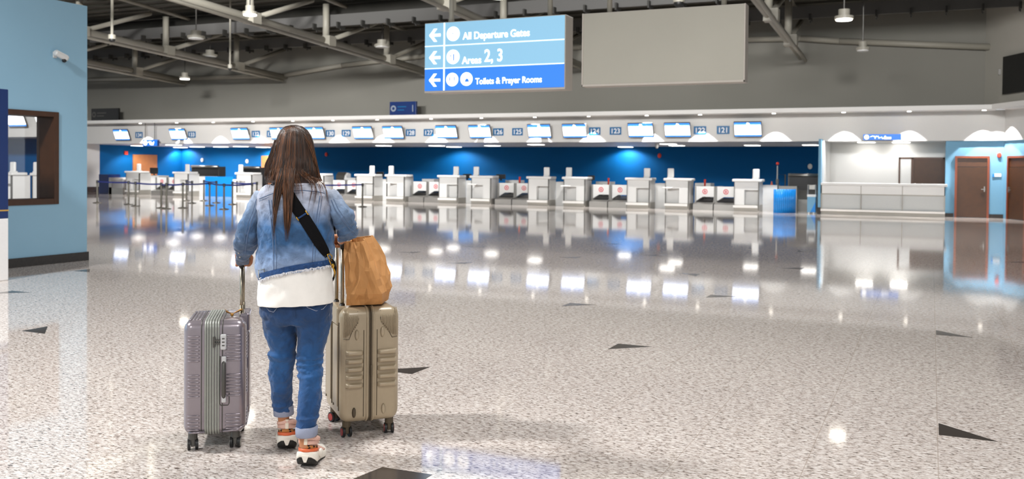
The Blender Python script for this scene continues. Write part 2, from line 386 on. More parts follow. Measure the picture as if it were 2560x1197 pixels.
def purlin(Y, z, lab, h=.42, x0=-60, x1=None):
    x1 = XR+(35.3-Y)*.49-.25
    t = thing('purlin', lab, 'roof beam', (0, Y, z), 0, 'purlins under the roof')
    obj('beam', MB().box(x0, x1, -.05, .05, 0, h), M['beam'], t)
    b = MB(); x = x0+.5
    while x < x1:
        b.box(x-.03, x+.03, -.25, .25, -.1, .12); b.box(x-.02, x+.02, -.03, .03, -.16, 0); x += 1.05
    obj('bracket', b, M['duct'], t, kind='stuff')
purlin(33.0, 6.74, 'dark grey roof beam with hanging brackets nearest the back wall')
purlin(28.0, 6.60+.02, 'dark grey roof beam with hanging brackets, second from the back wall')
purlin(23.0, 7.3, 'dark grey roof beam with brackets, third from the back wall', .35)
purlin(18.0, 7.6, 'dark grey roof beam with brackets, highest in view', .35)
o = obj('air_duct', MB().tube([(-56, 29.4, 7.22), (-10, 29.4, 7.30), (2, 29.4, 7.36)], .40, 20), M['duct'], label='large dark round air duct crossing under the roof', cat='duct', smooth=True)

# ------------------------------------------------------------------ lamps hung in the hall
def pendant(P, lab, r=.22, lit=True, rod=1.8, power=300):
    t = thing('high_bay_lamp', lab, 'ceiling lamp', P, 0, None)
    obj('lamp_housing', MB().cyl((0, 0), r, .02, .10).cyl((0, 0), r*.6, .10, .28), M['truss'], t, smooth=False)
    obj('lamp_lens', MB().cyl((0, 0), r*.86, -.01, .02), M['spotw'] if lit else M['white'], t)
    obj('hanging_rod', MB().tube([(0, 0, .28), (0, 0, roofz(P[1])-P[2])], .02, 6), M['dgrey'], t)
    if lit: lamp('SPOT', Vector(P)+Vector((0, 0, -.05)), power, .17, angle=140, blend=.5, aim=Vector(P)+Vector((0, 0, -2)))
pendant(oy(625, 38, 22), 'lit round lamp on the truss above the long-haired person')
pendant(oy(462, 198, 30.3), 'lit round lamp at the end of the leftmost truss, on the wall', power=1700)
pendant(oy(2110, 50, 26), 'lit square lamp hanging right of the pale truss', .24, rod=1.5, power=420)
pendant(oy(2157, 127, 30.3), 'small unlit lamp on a long rod in front of the right wall tube', .2, False, rod=1.9)
pendant(oy(955, 118, 30.3), 'unlit flat white lamp left of the departures sign', .3, False, rod=.9)
pendant(oy(490, 97, 25), 'unlit pale lamp above the left truss, nearer the blue wall', .3, False, rod=1.2)
pendant(oy(525, 142, 30.3), 'unlit pale lamp beside the second truss, against the grey wall', .3, False, rod=1.0)
pendant(oy(1245, -6, 16), 'lit lamp at the top edge above the departures sign', .2, rod=1.5)
# dome cameras and rods
def dome(P, lab, rod, r=.10):
    t = thing('dome_camera', lab, 'security camera', P)
    obj('dome_cover', MB().ball((0, 0, 0), r, sz=.9), M['black'], t, smooth=True)
    obj('camera_body', MB().cyl((0, 0), r*1.15, .02, .16), M['truss'], t)
    obj('hanging_rod', MB().tube([(0, 0, .15), (0, 0, roofz(P[1])-P[2])], .045 if rod > 1.9 else .035, 8), M['truss'], t)
dome(oy(280, 99, 22), 'black dome camera on a rod in front of the left truss', 2.2, .10)
dome(oy(575, 172, 27.3), 'small dome camera on a thin rod below the truss', 1.8, .07)
t = dome(oy(1697, 8, 24), 'small white dome camera just above the blank board', 1.0, .13)
# ceiling panels over the counters: lit panels with their light
panels = [(329, 366), (434, 361), (451, 368), (493, 366), (552, 366), (602, 365), (658, 367), (959, 363), (1092, 363), (1135, 366), (1231, 363), (1340, 360), (1564, 366), (1671, 358.5), (1692, 362.5), (1881, 362), (2026, 361), (2166, 354), (2253, 354)]
names = {0: 'leftmost', 7: 'above counter 129', 8: 'above counter 127', 9: 'farther back, above counter 127', 10: 'above counter 126', 11: 'above counter 125', 12: 'above counter 123 by the blue glow', 13: 'nearer of the two above counter 122', 14: 'farther of the two above counter 122',
         15: 'above counter 121', 16: 'next to the light blue partition', 17: 'left one in the service bay', 18: 'right one in the service bay',
         1: 'near the small hanging sign', 2: 'at the back corner of the blue walls', 3: 'right of the blue walls corner', 4: 'right of counter 133', 5: 'left of counter 132', 6: 'next to the long-haired person'}
for i, (x, y) in enumerate(panels):
    P = fl(x, y, 2.62); Y = min(P.y, 42.4)
    P = oy(x, y, Y) if P.y > 42.4 else P
    if i == 0: P = Vector((-40.6, 38.6, 2.62))
    t = thing('ceiling_panel_lamp', 'flat lit panel lamp in the low ceiling, '+names[i], 'ceiling lamp', (P.x, P.y, 2.6), 0, 'panel lamps over the counters')
    obj('lamp_frame', MB().box(-.32, .32, -.32, .32, -.005, .03), M['white'], t)
    obj('lamp_diffuser', MB().box(-.29, .29, -.29, .29, -.015, -.004), M['panelw'], t)
    near = P.y > 41.2 or i < 7
    lamp('SPOT', (P.x, P.y, 2.57), 420 if near and i not in (17, 18) else (30 if i > 16 else 60), .12, angle=150, blend=.4, aim=(P.x, P.y+(.5 if near else 0), 0), name='panel_lamp_light')
# downlights under the ledge washing the fascia
spots = [-35.97, -33.58, -31.29, -28.9, -26.6, -24.4, -22.07, -19.38, -17.0, -14.6, -12.3, -9.95, -7.9, -5.22, -2.84, -.73, 1.55]
where = ['leftmost in the row', 'left of counter 133 screen', 'between counter screens 133 and 132', 'over counter 131', 'over counter 130 screen', 'left of counter 129 screen', 'between counter screens 129 and 128', 'over counter 127 screen', 'above number 126', 'over counter 125 screen',
         'above number 124', 'over counter 123 screen', 'above number 122', 'right of counter 121 screen', 'above the light blue partition', 'right of the small service bay sign', 'above the first brown door']
for i, x in enumerate(spots):
    t = thing('ledge_downlight', 'small round downlight under the fascia ledge, '+where[i], 'downlight', (x, 34.3, 3.60), 0, 'downlights under the fascia ledge')
    obj('downlight_ring', MB().cyl((0, 0), .085, -.012, .004, 16), M['steel'], t)
    obj('downlight_lens', MB().cyl((0, 0), .065, -.02, -.01, 16), M['spotw'], t)
    lamp('SPOT', (x, 34.3, 3.575), 640, .03, angle=79, blend=.15, aim=(x, 34.3, 0), name='ledge_spot')
    t2 = None
P = b0+bd*.5
lamp('SPOT', (P.x-.45, P.y-.22, 3.575), 420, .03, angle=79, blend=.15, aim=(P.x-.45, P.y-.22, 0), name='ledge_spot')
for x in (-3, -1): pass
# ================================================================== CHECK-IN ROW
YC = 34.9                                          # front line of the counters
def make_counter(kind):
    """kind 'a': niche at the right, staff desk to the right; kind 'b': niche at the left with a little shelf"""
    t = thing('checkin_counter', 'x', 'counter', (0, 0, 0), 0, 'white check-in counters')
    fl_ = kind == 'b'
    def X(a, b): return (1.0-b, 1.0-a) if fl_ else (a, b)
    bx = lambda m, a, b, *r: m.box(*X(a, b), *r)
    body = MB(); body.box(.06, .93, .34, .75, .24, 1.10).box(.06, .93, .05, .34, .80, 1.10); bx(body, .06, .42, .05, .34, .24, .80)
    obj('body', body, M['white'], t)
    nb = MB(); bx(nb, .42, .93, .30, .34, .24, .80); obj('niche_back', nb, M['white'], t)
    obj('edge_trim', MB().box(.04, .06, .03, .10, .1, 1.10), M['dgrey'], t); obj('edge_trim', MB().box(.93, .955, .03, .10, .04, 1.10), M['dgrey'], t)
    sd = MB().box(.93, .965, .10, .80, .24, 1.10); obj('side_panel', sd, M['white'], t)
    kp = MB().box(.02, .92, -.02, .05, .13, .22); obj('kick_rail', kp, M['ledge'], t)
    pl = MB().box(.04, .97, .04, .8, 0, .24); obj('plinth', pl, M['greyp'], t)
    obj('worktop', MB().box(-.03, 1.07, -.02, .62, 1.10, 1.20), M['white'], t, bevel=.03)
    dk = MB()
    if kind == 'a': dk.box(.97, 1.50, .80, 1.5, .0, .98)
    else: dk.box(.75, 1.38, 1.95, 2.6, .0, 1.0)
    obj('staff_desk', dk, M['white'], t)
    if kind == 'b': obj('bag_shelf', MB().box(-.04, .34, -.12, .2, .80, .85), M['ledge'], t, bevel=.02)
    return t
def make_pod():
    t = thing('display_pod', 'x', 'display', (0, 0, 0), 0, 'displays on the counter tops')
    obj('screen_housing', MB().box(0, .25, 0, .09, .02, .38), M['white'], t, bevel=.035)
    obj('foot', MB().box(.0, .22, -.01, .15, 0, .05), M['white'], t)
    obj('blue_wedge', MB().prism([(.19, .02, .02), (.19, .02, .13), (.13, .02, .02)], (0, .06, 0)), M['skyblue'], t, label='bright blue wedge')
    return t
def make_screen():
    t = thing('counter_screen', 'x', 'screen', (0, 0, 0), 0, 'lit screens on the fascia')
    T = Matrix.Rotation(math.radians(22), 4, 'X')
    obj('housing', MB().box(-.5, .5, 0, .06, -.29, .29, T=T), M['dgrey'], t)
    obj('screen_face', MB().box(-.48, .48, -.006, 0, -.21, .19, T=T), M['screen'], t)
    obj('header_band', MB().box(-.48, .48, -.006, 0, .18, .27, T=T), M['screenb'], t)
    obj('footer_band', MB().box(-.48, .48, -.006, 0, -.27, -.21, T=T).box(-.48, .48, -.006, 0, .15, .18, T=T), M['screenb'], t)
    obj('emblem', MB().prism([T @ Vector((x, -.008, z)) for x, z in ((-.05, .19), (.09, .19), (.06, .25), (-.01, .27))], (0, .003, 0)), M['screen'], t)
    obj('small_mark', MB().prism([T @ Vector((x, -.009, z)) for x, z in ((-.33, .06), (-.21, .06), (-.26, .02))], (0, .003, 0)), M['redmark'], t)
    obj('wall_arm', MB().box(-.08, .08, .03, .32, -.08, .08), M['dgrey'], t)
    return t
def number_sign(num, x, lab):
    t = thing('number_sign', lab, 'number sign', (x, YF-.03, 3.03), 0, 'number signs on the fascia')
    obj('sign_plate', MB().box(-.235, .235, 0, .03, -.15, .15), M['number'], t)
    text(str(num), M['letter'], .27, (0, -.004, -.095), t, align='CENTER', off=.004)
row = [(134, 310, 283, 348), (133, 430, 423, 480), (132, 586, 577, 640), (131, None, None, 678), (130, None, 762, 826), (129, 885, 881, 866), (128, 961, 956, 1027), (127, 1092, 1088, 1072), (126, 1173, 1171, 1246),
       (125, 1315, 1318, 1294), (124, 1404, 1405, 1487), (123, 1562, 1569, 1539), (122, 1658, 1660, 1750), (121, 1830, 1834, 1808)]
A = make_counter('a'); B = make_counter('b'); POD = make_pod(); SCR = make_screen()
first = {'a': A, 'b': B, 'p': POD, 's': SCR}
def put(k, loc, lab):
    o = first.pop(k, None)
    if o is not None: o.location = loc; o['label'] = lab; return o
    return dup({'a': A, 'b': B, 'p': POD, 's': SCR}[k], loc, lab)
CX = {}
for num, px, sx, nx in row:
    kind = 'a' if num in (121, 123, 125, 127, 129, 131, 133, 134) else 'b'
    if px: X = oy(px, 440, YC-.02).x + .03
    else: X = {131: -27.95, 130: -26.3}[num]
    CX[num] = X
    put(kind, (X, YC, 0), 'white check-in counter below number sign %d' % num)
    if num != 132: put('p', (X + (.70 if kind == 'a' else .10), YC+.1, 1.20), 'small white rounded display standing on counter %d' % num)
    else: put('p', (X+.1, YC+.1, 1.20), 'small white rounded display standing on counter 132')
    sxx = oy(sx, 330, 34.4).x + .5 if sx else -27.5
    put('s', (sxx, 34.46, 3.03), 'lit blue and white screen on the fascia beside number %d' % num)
    number_sign(num, oy(nx, 330, YF).x, 'small blue number sign reading %d' % num)
# baggage conveyors between the counter pairs
def make_conveyor():
    t = thing('baggage_conveyor', 'x', 'conveyor', (0, 0, 0), 0, 'baggage conveyors between counters')
    obj('steel_base', MB().prism([(0, 0, 0), (0, 0, .22), (0, .5, .34), (0, 1.6, .42), (0, 1.6, 0)], (.76, 0, 0)), M['steel'], t)
    obj('belt', MB().prism([(.07, .08, .235), (.07, .5, .345), (.07, 1.6, .43), (.07, 1.6, .42), (.07, .5, .335)], (.62, 0, 0)), M['black'], t)
    obj('side_guard', MB().box(-.01, .03, .3, 1.6, .2, .9), M['steel'], t); obj('side_guard', MB().box(.73, .77, .3, 1.6, .2, .9), M['steel'], t)
    g = obj('front_panel', MB().box(.04, .72, .35, .39, .50, .90), M['white'], t)
    obj('panel_wing', MB().prism([(.04, .35, .5), (.04, .35, .34), (.30, .35, .5)], (0, .03, 0)), M['white'], t)
    ring = MB(); n = 20
    for r0, r1 in ((.075, .1),):
        ring.loft([[(.38+r*math.cos(2*math.pi*k/n), y, .70+r*math.sin(2*math.pi*k/n)) for k in range(n)] for r, y in ((r1, .348), (r1, .342), (r0, .342), (r0, .348))], cap=False)
    ring.box(.35, .37, .342, .348, .65, .75).box(.39, .41, .342, .348, .65, .74).box(.36, .40, .342, .348, .70, .715)
    obj('red_symbol', ring, M['redmark'], g)
    return t
cv = make_conveyor(); used = False
for pa, na, side in ((130, 'left', 0), (130, 'right', 1), (128, 'left', 0), (128, 'right', 1), (126, 'left', 0), (126, 'right', 1), (124, 'left', 0), (124, 'right', 1), (122, 'left', 0), (122, 'right', 1), (133, 'left', 0), (133, 'right', 1)):
    x = CX[pa]+1.10+side*.80 if pa != 133 else CX[134]+1.65+side*.8-.0
    lab = '%s of the two baggage conveyors between counters %d and %d' % (na, pa, pa-1 if pa != 133 else 134)
    if not used: cv.location = (x, YC+.15, 0); cv['label'] = lab; used = True
    else: dup(cv, (x, YC+.15, 0), lab)
# conveyor left of the first counter, blue block by the pillar
o = thing('baggage_conveyor', 'light grey conveyor end left of counter 134 next to the blue block', 'conveyor', (oy(272, 470, YC+.3).x, YC+.3, 0))
obj('steel_base', MB().box(0, 1.0, 0, 1.6, 0, .34), M['steel'], o)
obj('white_side', MB().prism([(.25, -.01, .3), (1.0, -.01, .3), (1.0, -.01, .80), (.25, -.01, .66)], (0, .05, 0)), M['white'], o)
obj('side_guard', MB().prism([(-.02, 0, 0), (.2, 0, 0), (.2, 0, .72), (.0, 0, .85)], (0, 1.2, 0)), M['steel'], o)
o = obj('blue_block', MB().box(oy(247, 470, 35.6).x, oy(270, 470, 35.6).x, 35.6, 36.4, 0, 1.0), M['blue2'], label='dark blue waist-high block beside the beige pillar', cat='block')
# blue front panels between left counters
o = obj('blue_partition', MB().box(CX[133]+1.62, CX[132]-.55, YC+.5, YC+.56, 0, .98), M['skyblue'], label='bright blue low partition between counters 133 and 132', cat='partition')
o = obj('barrier_cabinet', MB().box(CX[132]-.52, CX[132]-.08, YC+.4, YC+1.2, 0, .86), M['white'], label='white low cabinet left of counter 132', cat='cabinet', bevel=.02)
# orange-red scanners standing behind the conveyors
for x, y0, y1, lab in ((1299, 447, 466, 'between counters 126 and 125'), (1521, 453, 471, 'between counters 124 and 123'), (1762, 457, 475, 'between counters 122 and 121')):
    P = oy(x, y1, YC+.9)
    t = thing('hand_scanner', 'red upright hand scanner behind the conveyors '+lab, 'scanner', (P.x, P.y, .86), 0, 'red scanners by the conveyors')
    obj('grip', MB().tube([(0, 0, .0), (0, 0, .22), (0, .01, .3)], [.035, .04, .045], 10), M['red'], t, smooth=True)
    obj('holder', MB().cyl((0, 0), .04, -.45, .01), M['dgrey'], t)
# monitors and printers seen behind desks
def monitor(x, y, lab, w=.42, h=.3):
    P = oy(x, y, YC+1.2)
    t = thing('desk_monitor', lab, 'monitor', (P.x, P.y, .98))
    obj('monitor_panel', MB().box(-w/2, w/2, -.02, .02, .08, .08+h), M['shutter'], t, bevel=.01)
    obj('monitor_stand', MB().box(-.03, .03, -.01, .03, 0, .1).box(-.1, .1, -.07, .07, 0, .015), M['black'], t)
monitor(950, 440, 'black monitor on the desk between counters 129 and 128', .4, .24)
monitor(1168, 445, 'black monitor behind the gap between counters 127 and 126', .4, .2)
monitor(1252, 447, 'black monitor right of counter 126', .45, .2)
monitor(1478, 452, 'dark monitor right of counter 124', .3, .2)
monitor(385, 430, 'black monitor in front of the orange door, by counter 134', .55, .32)
P = oy(857, 453, YC+2.3)
o = thing('ticket_printer', 'dark grey printer with pale rounded end left of counter 129', 'printer', (P.x-.4, P.y, .9))
obj('printer_body', MB().prism([(0, 0, 0), (0, .35, 0), (0, .35, .3), (0, .18, .36), (0, 0, .2)], (.5, 0, 0)), M['dgrey'], o)
obj('printer_end', MB().prism([(.5, 0, 0), (.5, .35, 0), (.5, .35, .28), (.5, .18, .33), (.5, 0, .18)], (.12, 0, 0)), M['white'], o)
obj('printer_stand', MB().box(.05, .55, .05, .3, -.9, 0), M['greyp'], o)
# outsize baggage belts with black roller shutters
def outsize(X, w, lab, z0=.78, z1=1.36, Y=37.0):
    t = thing('outsize_baggage_belt', lab, 'baggage belt', (X, Y, 0), 0, 'outsize baggage belts')
    obj('shutter_curtain', MB().box(0, w, 0, .05, z0, z1-.06), M['shutter'], t)
    obj('roller_box', MB().tube([(-.03, -.02, z1), (w, -.02, z1)], .065, 12), M['steel'], t, smooth=True)
    obj('belt_table', MB().prism([(0, -.8, 0), (0, -.8, .45), (0, 0, z0), (0, .6, z0), (0, .6, 0)], (w, 0, 0)), M['greyp'], t)
    obj('side_post', MB().box(-.05, 0, 0, .5, 0, z1), M['dgrey'], t); obj('side_post', MB().box(w, w+.05, 0, .5, 0, z1), M['dgrey'], t)
outsize(oy(1973, 450, 37.0).x, 1.12, 'black roller shutter over a grey baggage belt at the right end of the row')
outsize(oy(480, 450, 37.9).x, 1.8, 'black shuttered baggage belt right of counter 133', .95, 1.47, 37.9)
outsize(oy(605, 450, 37.9).x, 1.2, 'black shuttered baggage belt behind counter 132', .95, 1.44, 37.9)
# curved blue panel
cp = MB(); x0 = oy(1937, 500, 34.5).x; n = 14
arc = [(x0+.66*math.sin(t_*math.pi/2/n)**1.0, 34.2+.9-.9*math.cos(t_*math.pi/2/n)) for t_ in range(n+1)]
for i in range(n):
    (ax, ay), (bx_, by) = arc[i], arc[i+1]
    cp.prism([(ax, ay, 0), (bx_, by, 0), (bx_, by, .86), (ax, ay, .86)], (-.01, .04, 0))
o = obj('curved_screen', cp, M['skyblue'], label='bright blue curved low screen at the right end of the counters', cat='screen panel', smooth=True)
# measuring pole with a red lamp, grey box, arch
P = oy(1943, 470, 36.7)
t = thing('signal_pole', 'slim grey pole with a red lamp, behind the curved blue screen', 'signal light', (P.x, P.y, 0))
obj('pole', MB().cyl((0, 0), .03, 0, 1.72, 10), M['steel'], t); obj('lamp_cap', MB().ball((0, 0, 1.80), .06), M['red'], t, smooth=True)
obj('pole_box', MB().box(-.05, .05, -.05, .05, 1.0, 1.2), M['dgrey'], t)
P = oy(1956, 470, 36.75)
t = thing('cable_frame', 'small dark metal arch next to the signal pole', 'frame', (P.x, P.y, 0))
obj('arch', MB().tube([(-.2, 0, 0), (-.2, 0, 1.38), (.1, 0, 1.38), (.1, 0, 0)], .03, 8), M['dgrey'], t)
P = oy(1930, 470, 35.3)
o = obj('grey_cabinet', MB().box(CX[121]+1.53, CX[121]+2.2, YC+.9, YC+1.3, 0, .95), M['greyp'], label='light grey cabinet between counter 121 and the curved blue screen', cat='cabinet')
t = thing('safety_cone', 'tiny orange cone on the grey cabinet', 'cone', (oy(1929, 466, YC+1.2).x, YC+1.2, .95)); obj('cone_body', MB().cyl((0, 0), .05, 0, .17, 12, r2=.015), M['orange'], t)
# standing luggage trolley-like gauge kiosk by the partition
P = fl(2027, 534)
t = thing('bag_sizer_stand', 'pale blue bag-size gauge with blue lower corner beside the light blue partition', 'stand', (P.x, P.y+.1, 0))
obj('lower_box', MB().box(-.14, .14, 0, .3, .04, .62), M['lblue'], t); obj('rim', MB().box(-.15, .15, -.01, .31, .60, .68), M['white'], t)
obj('hoop', MB().tube([(-.14, .15, .65), (-.14, .15, 1.02), (.13, .15, 1.02), (.13, .15, .65)], .025, 8), M['steel'], t)
obj('sign_plate', MB().box(-.10, .1, .14, .16, .86, 1.02), M['steel'], t)
obj('blue_side', MB().prism([(.14, -.005, .05), (-.03, -.005, .05), (.14, -.005, .42)], (0, .01, 0)), M['skyblue'], t)
obj('wheel', MB().cyl((-.08, .02), .03, 0, .05).cyl((.08, .02), .03, 0, .05), M['white'], t)
# orange panels (doors) in the recess
t = struct('door_3', MB().box(XL, XL+.05, 39.2, 41.0, 0, 2.12), M['wood2'], label='orange wooden door in the bright blue side wall')
t = struct('door_4', MB().box(oy(655, 400, 43).x, oy(655, 400, 43).x+1.6, 42.93, 43, 0, 2.12), M['wood2'], label='orange wooden door behind the long-haired person')
# small wall fittings on the blue wall
def fitting(P, lab, mt, nm, c, r=.09, d=(0, -.05, 0)):
    o = obj(nm, MB().loft([[Vector(P)+Vector((r*k*math.cos(a*math.pi/6), y, 1.25*r*k*math.sin(a*math.pi/6))) for a in range(12)] for k, y in ((1, 0), (1, -.04), (.7, -.07))]), mt, label=lab, cat=c)
for x, y, lab in ((506, 400, 'white round wall fitting above the belt right of counter 133'), (618, 403, 'white round wall fitting above counter 132'), (2025, 416, 'white fitting on the blue wall near the partition')):
    fitting(oy(x, y, 43.0), lab, M['white'], 'wall_socket', 'wall fitting', .1)
fitting(oy(1649, 389, 43.0), 'small red alarm on the blue wall above counter 122', M['red'], 'fire_alarm', 'alarm', .09)
fitting(oy(816, 386, 43.0), 'small red alarm on the blue wall right of the head', M['red'], 'fire_alarm', 'alarm', .09)
P = ox(314, 382, XL); o = obj('fire_alarm', MB().box(P.x, P.x+.06, P.y-.12, P.y+.12, P.z-.1, P.z+.1), M['red'], label='small red alarm on the bright blue side wall at the far left', cat='alarm')
P = oy(1642, 366, 38); t = thing('ceiling_camera', 'tiny white camera under the low ceiling above counter 122', 'security camera', (P.x, P.y, 2.62)); obj('camera_body', MB().cyl((0, 0), .07, -.14, 0).ball((0, 0, -.15), .06), M['white'], t)

# ------------------------------------------------------------------ service bay
X0, X1 = -3.56, .43
t = thing('service_counter', 'long white service counter with three grey front panels', 'counter', (X0, 34.3, 0))
wd = X1-X0
obj('worktop', MB().box(0, wd+.06, -.06, .6, 1.03, 1.12), M['white'], t, bevel=.01)
obj('upper_front', MB().box(0, wd, 0, .55, .74, 1.03), M['white'], t)
for i in range(3):
    obj('front_panel', MB().box(i*wd/3+.02, (i+1)*wd/3-.02, .06, .1, .2, .72), M['greypanel'], t)
obj('frame_strips', MB().box(0, wd, .05, .12, .70, .74).box(0, .03, .0, .12, .1, 1.03).box(wd-.03, wd, .0, .12, .1, 1.03).box(wd/3-.012, wd/3+.012, -.004, .12, .2, 1.03).box(2*wd/3-.012, 2*wd/3+.012, -.004, .12, .2, 1.03), M['greyp'], t)
obj('foot_rail', MB().box(0, wd, -.04, .1, .12, .19), M['ledge'], t)
obj('plinth', MB().box(0, wd, .05, .5, 0, .12), M['greyp'], t)
wy = 36.78; a = oy(2247, 393, wy); b = oy(2361, 463, wy)
wn = struct('window_2', MB().box(a.x, a.x+.06, wy-.04, wy+.02, .98, a.z).box(b.x-.06, b.x, wy-.04, wy+.02, .98, a.z).box(a.x, b.x, wy-.04, wy+.02, a.z-.06, a.z).box(a.x+.42, a.x+.5, wy-.04, wy+.02, .98, a.z), M['frame'], label='brown framed hatch in the service bay back wall')
obj('open_pane', MB().box(a.x+.06, a.x+.42, wy-.02, wy+.0, 1.0, a.z-.06), M['white'], wn, label='white lit left pane')
obj('blind_panel', MB().box(a.x+.5, b.x-.06, wy-.02, wy+.0, 1.0, a.z-.06), M['wood'], wn, label='dark brown right panel')
fitting(oy(2498, 388, WB), 'small red fire alarm on the light blue wall between the doors', M['red'], 'fire_alarm', 'alarm', .07)
P = oy(2492, 438, WB-.03)
t = thing('door_sign', 'small white room sign with blue left end on the light blue wall', 'sign', P)
obj('sign_plate', MB().box(-.07, .13, 0, .02, -.05, .06), M['letter'], t); obj('blue_end', MB().box(-.13, -.07, -.002, .02, -.06, .04), M['skyblue'], t)
# ------------------------------------------------------------------ signs on the ledge and hung ones
def stroke(pts, r=.012): return MB().tube(pts, r, 6)
def icon_plane(t, cx, cz, R, kind, mw, mb, y=-.012):
    n = 28
    ic = obj('icon_disc', MB().loft([[(cx+R*math.cos(2*math.pi*k/n), yy, cz+R*math.sin(2*math.pi*k/n)) for k in range(n)] for yy in (y, y+.008)]), mw, t)
    g = MB(); yy = y-.003
    if kind == 'plane':
        g.prism([(cx-.35*R, yy, cz+.20*R), (cx-.1*R, yy, cz+.12*R), (cx+.15*R, yy, cz+.02*R), (cx+.05*R, yy, cz-.06*R), (cx-.15*R, yy, cz+.05*R)], (0, .003, 0))
    elif kind == 'area':
        g.prism([(cx+.05*R, yy, cz-.55*R), (cx+.2*R, yy, cz-.55*R), (cx+.22*R, yy, cz+.4*R), (cx+.03*R, yy, cz+.4*R)], (0, .003, 0)); g.ball((cx-.35*R, yy, cz+.15*R), .1*R, sy=.1)
    elif kind == 'toilet':
        for s in (-1, 1):
            g.ball((cx+s*.38*R, yy, cz+.28*R), .09*R, sy=.1); g.prism([(cx+s*.38*R-.08*R, yy, cz+.2*R), (cx+s*.38*R+.08*R, yy, cz+.2*R), (cx+s*.38*R+.05*R, yy, cz-.2*R), (cx+s*.38*R-.05*R, yy, cz-.2*R)], (0, .003, 0))
    elif kind == 'dome':
        g.prism([(cx+R*.32*math.cos(a*math.pi/10)+.1*R, yy, cz-.35*R+R*.42*math.sin(a*math.pi/10)) for a in range(11)], (0, .003, 0)); g.box(cx-.5*R, cx+.6*R, yy, yy+.003, cz-.42*R, cz-.35*R)
    elif kind == 'person':
        g.ball((cx, yy, cz+.25*R), .28*R, sy=.05); g.prism([(cx-.4*R, yy, cz-.6*R), (cx+.4*R, yy, cz-.6*R), (cx+.3*R, yy, cz), (cx-.3*R, yy, cz)], (0, .003, 0))
    obj('icon_figure', g, mb, ic)
# the big lit direction sign
a = oy(1062, 228, 12.0); b = oy(1412, 38, 12.0)
SX, SZ = a.x, 2.645; SWd, SH_ = b.x-a.x, .995
t = thing('direction_sign', 'large lit blue hanging sign reading All Departure Gates, Areas 2,3, Toilets & Prayer Rooms', 'sign', (SX, 12.0, SZ))
obj('housing', MB().box(-.012, SWd+.012, .006, .30, -.03, SH_+.012), M['signframe'], t, bevel=.008)
h3 = SH_/3
obj('upper_panels', MB().box(0, SWd, -.004, .006, h3, SH_), M['sgL'], t)
obj('lower_panel', MB().box(0, SWd, -.004, .006, 0, h3), M['sgM'], t)
DV = .325
obj('divider_lines', MB().box(0, SWd, -.008, -.003, h3-.012, h3+.004).box(0, SWd, -.008, -.003, 2*h3-.012, 2*h3+.004).box(DV-.012, DV+.014, -.008, -.003, 0, SH_), M['sgP'], t)
for i in range(3):
    cz = h3*(i+.5)-(.01); w_ = .095; th = .02; q = MB()
    q.box(.085, .262, -.012, -.004, cz-th, cz+th)
    for s in (1, -1):
        q.prism([(.075, -.012, cz), (.125, -.012, cz), (.205, -.012, cz+s*.095), (.155, -.012, cz+s*.095)], (0, .008, 0))
    obj('arrow', q, M['sgW'], t)
icon_plane(t, .475, 2.5*h3-.005, .105, 'plane', M['sgW'], M['sgM'])
icon_plane(t, .475, 1.5*h3-.01, .105, 'area', M['sgW'], M['sgM'])
icon_plane(t, .465, .5*h3-.01, .098, 'toilet', M['sgW'], M['sgM'])
icon_plane(t, .70, .5*h3-.01, .098, 'dome', M['sgW'], M['sgM'])
text('All Departure Gates', M['sgW'], .145, (.635, -.006, 2.5*h3-.095), t, off=.0022, sx=.885)
text('Areas', M['sgW'], .145, (.625, -.006, 1.5*h3-.118), t, off=.0022, sx=.92)
text('2, 3', M['sgW'], .25, (.985, -.006, 1.5*h3-.10), t, off=.003, sx=.8)
text('Toilets & Prayer Rooms', M['sgW'], .126, (.845, -.006, .5*h3-.09), t, off=.0018, sx=.85)
obj('hanging_tube', MB().tube([(.36, .15, SH_), (.36, .15, SH_+.12), (.36, .15, 4.6)], [.05, .036, .036], 12), M['truss'], t, smooth=True)
obj('hanging_tube', MB().tube([(SWd-.28, .15, SH_), (SWd-.28, .15, 4.6)], .036, 12), M['truss'], t, smooth=True)
for xx in (.6, 1.3, 1.9): pass
# blank board
a = oy(1454, 217, 12.0); b = oy(1865, 8, 12.0)
t = thing('blank_board', 'large blank grey-beige hanging board right of the lit direction sign', 'board', (a.x, 12.0, a.z))
bw, bh = b.x-a.x, b.z-a.z
obj('board_face', MB().box(.02, bw-.02, -.004, .01, .03, bh-.01), M['blank'], t)
obj('housing', MB().box(0, bw, .01, .20, 0, bh).box(0, .02, -.012, .01, 0, bh).box(bw-.02, bw, -.012, .01, 0, bh).box(0, bw, -.012, .01, 0, .03), M['signframe'], t, bevel=.004)
obj('hanging_tube', MB().tube([(.36, .1, bh), (.36, .1, 4.6)], .036, 12), M['truss'], t, smooth=True)
obj('hanging_tube', MB().tube([(bw-.30, .1, bh), (bw-.30, .1, 4.6)], .036, 12), M['truss'], t, smooth=True)
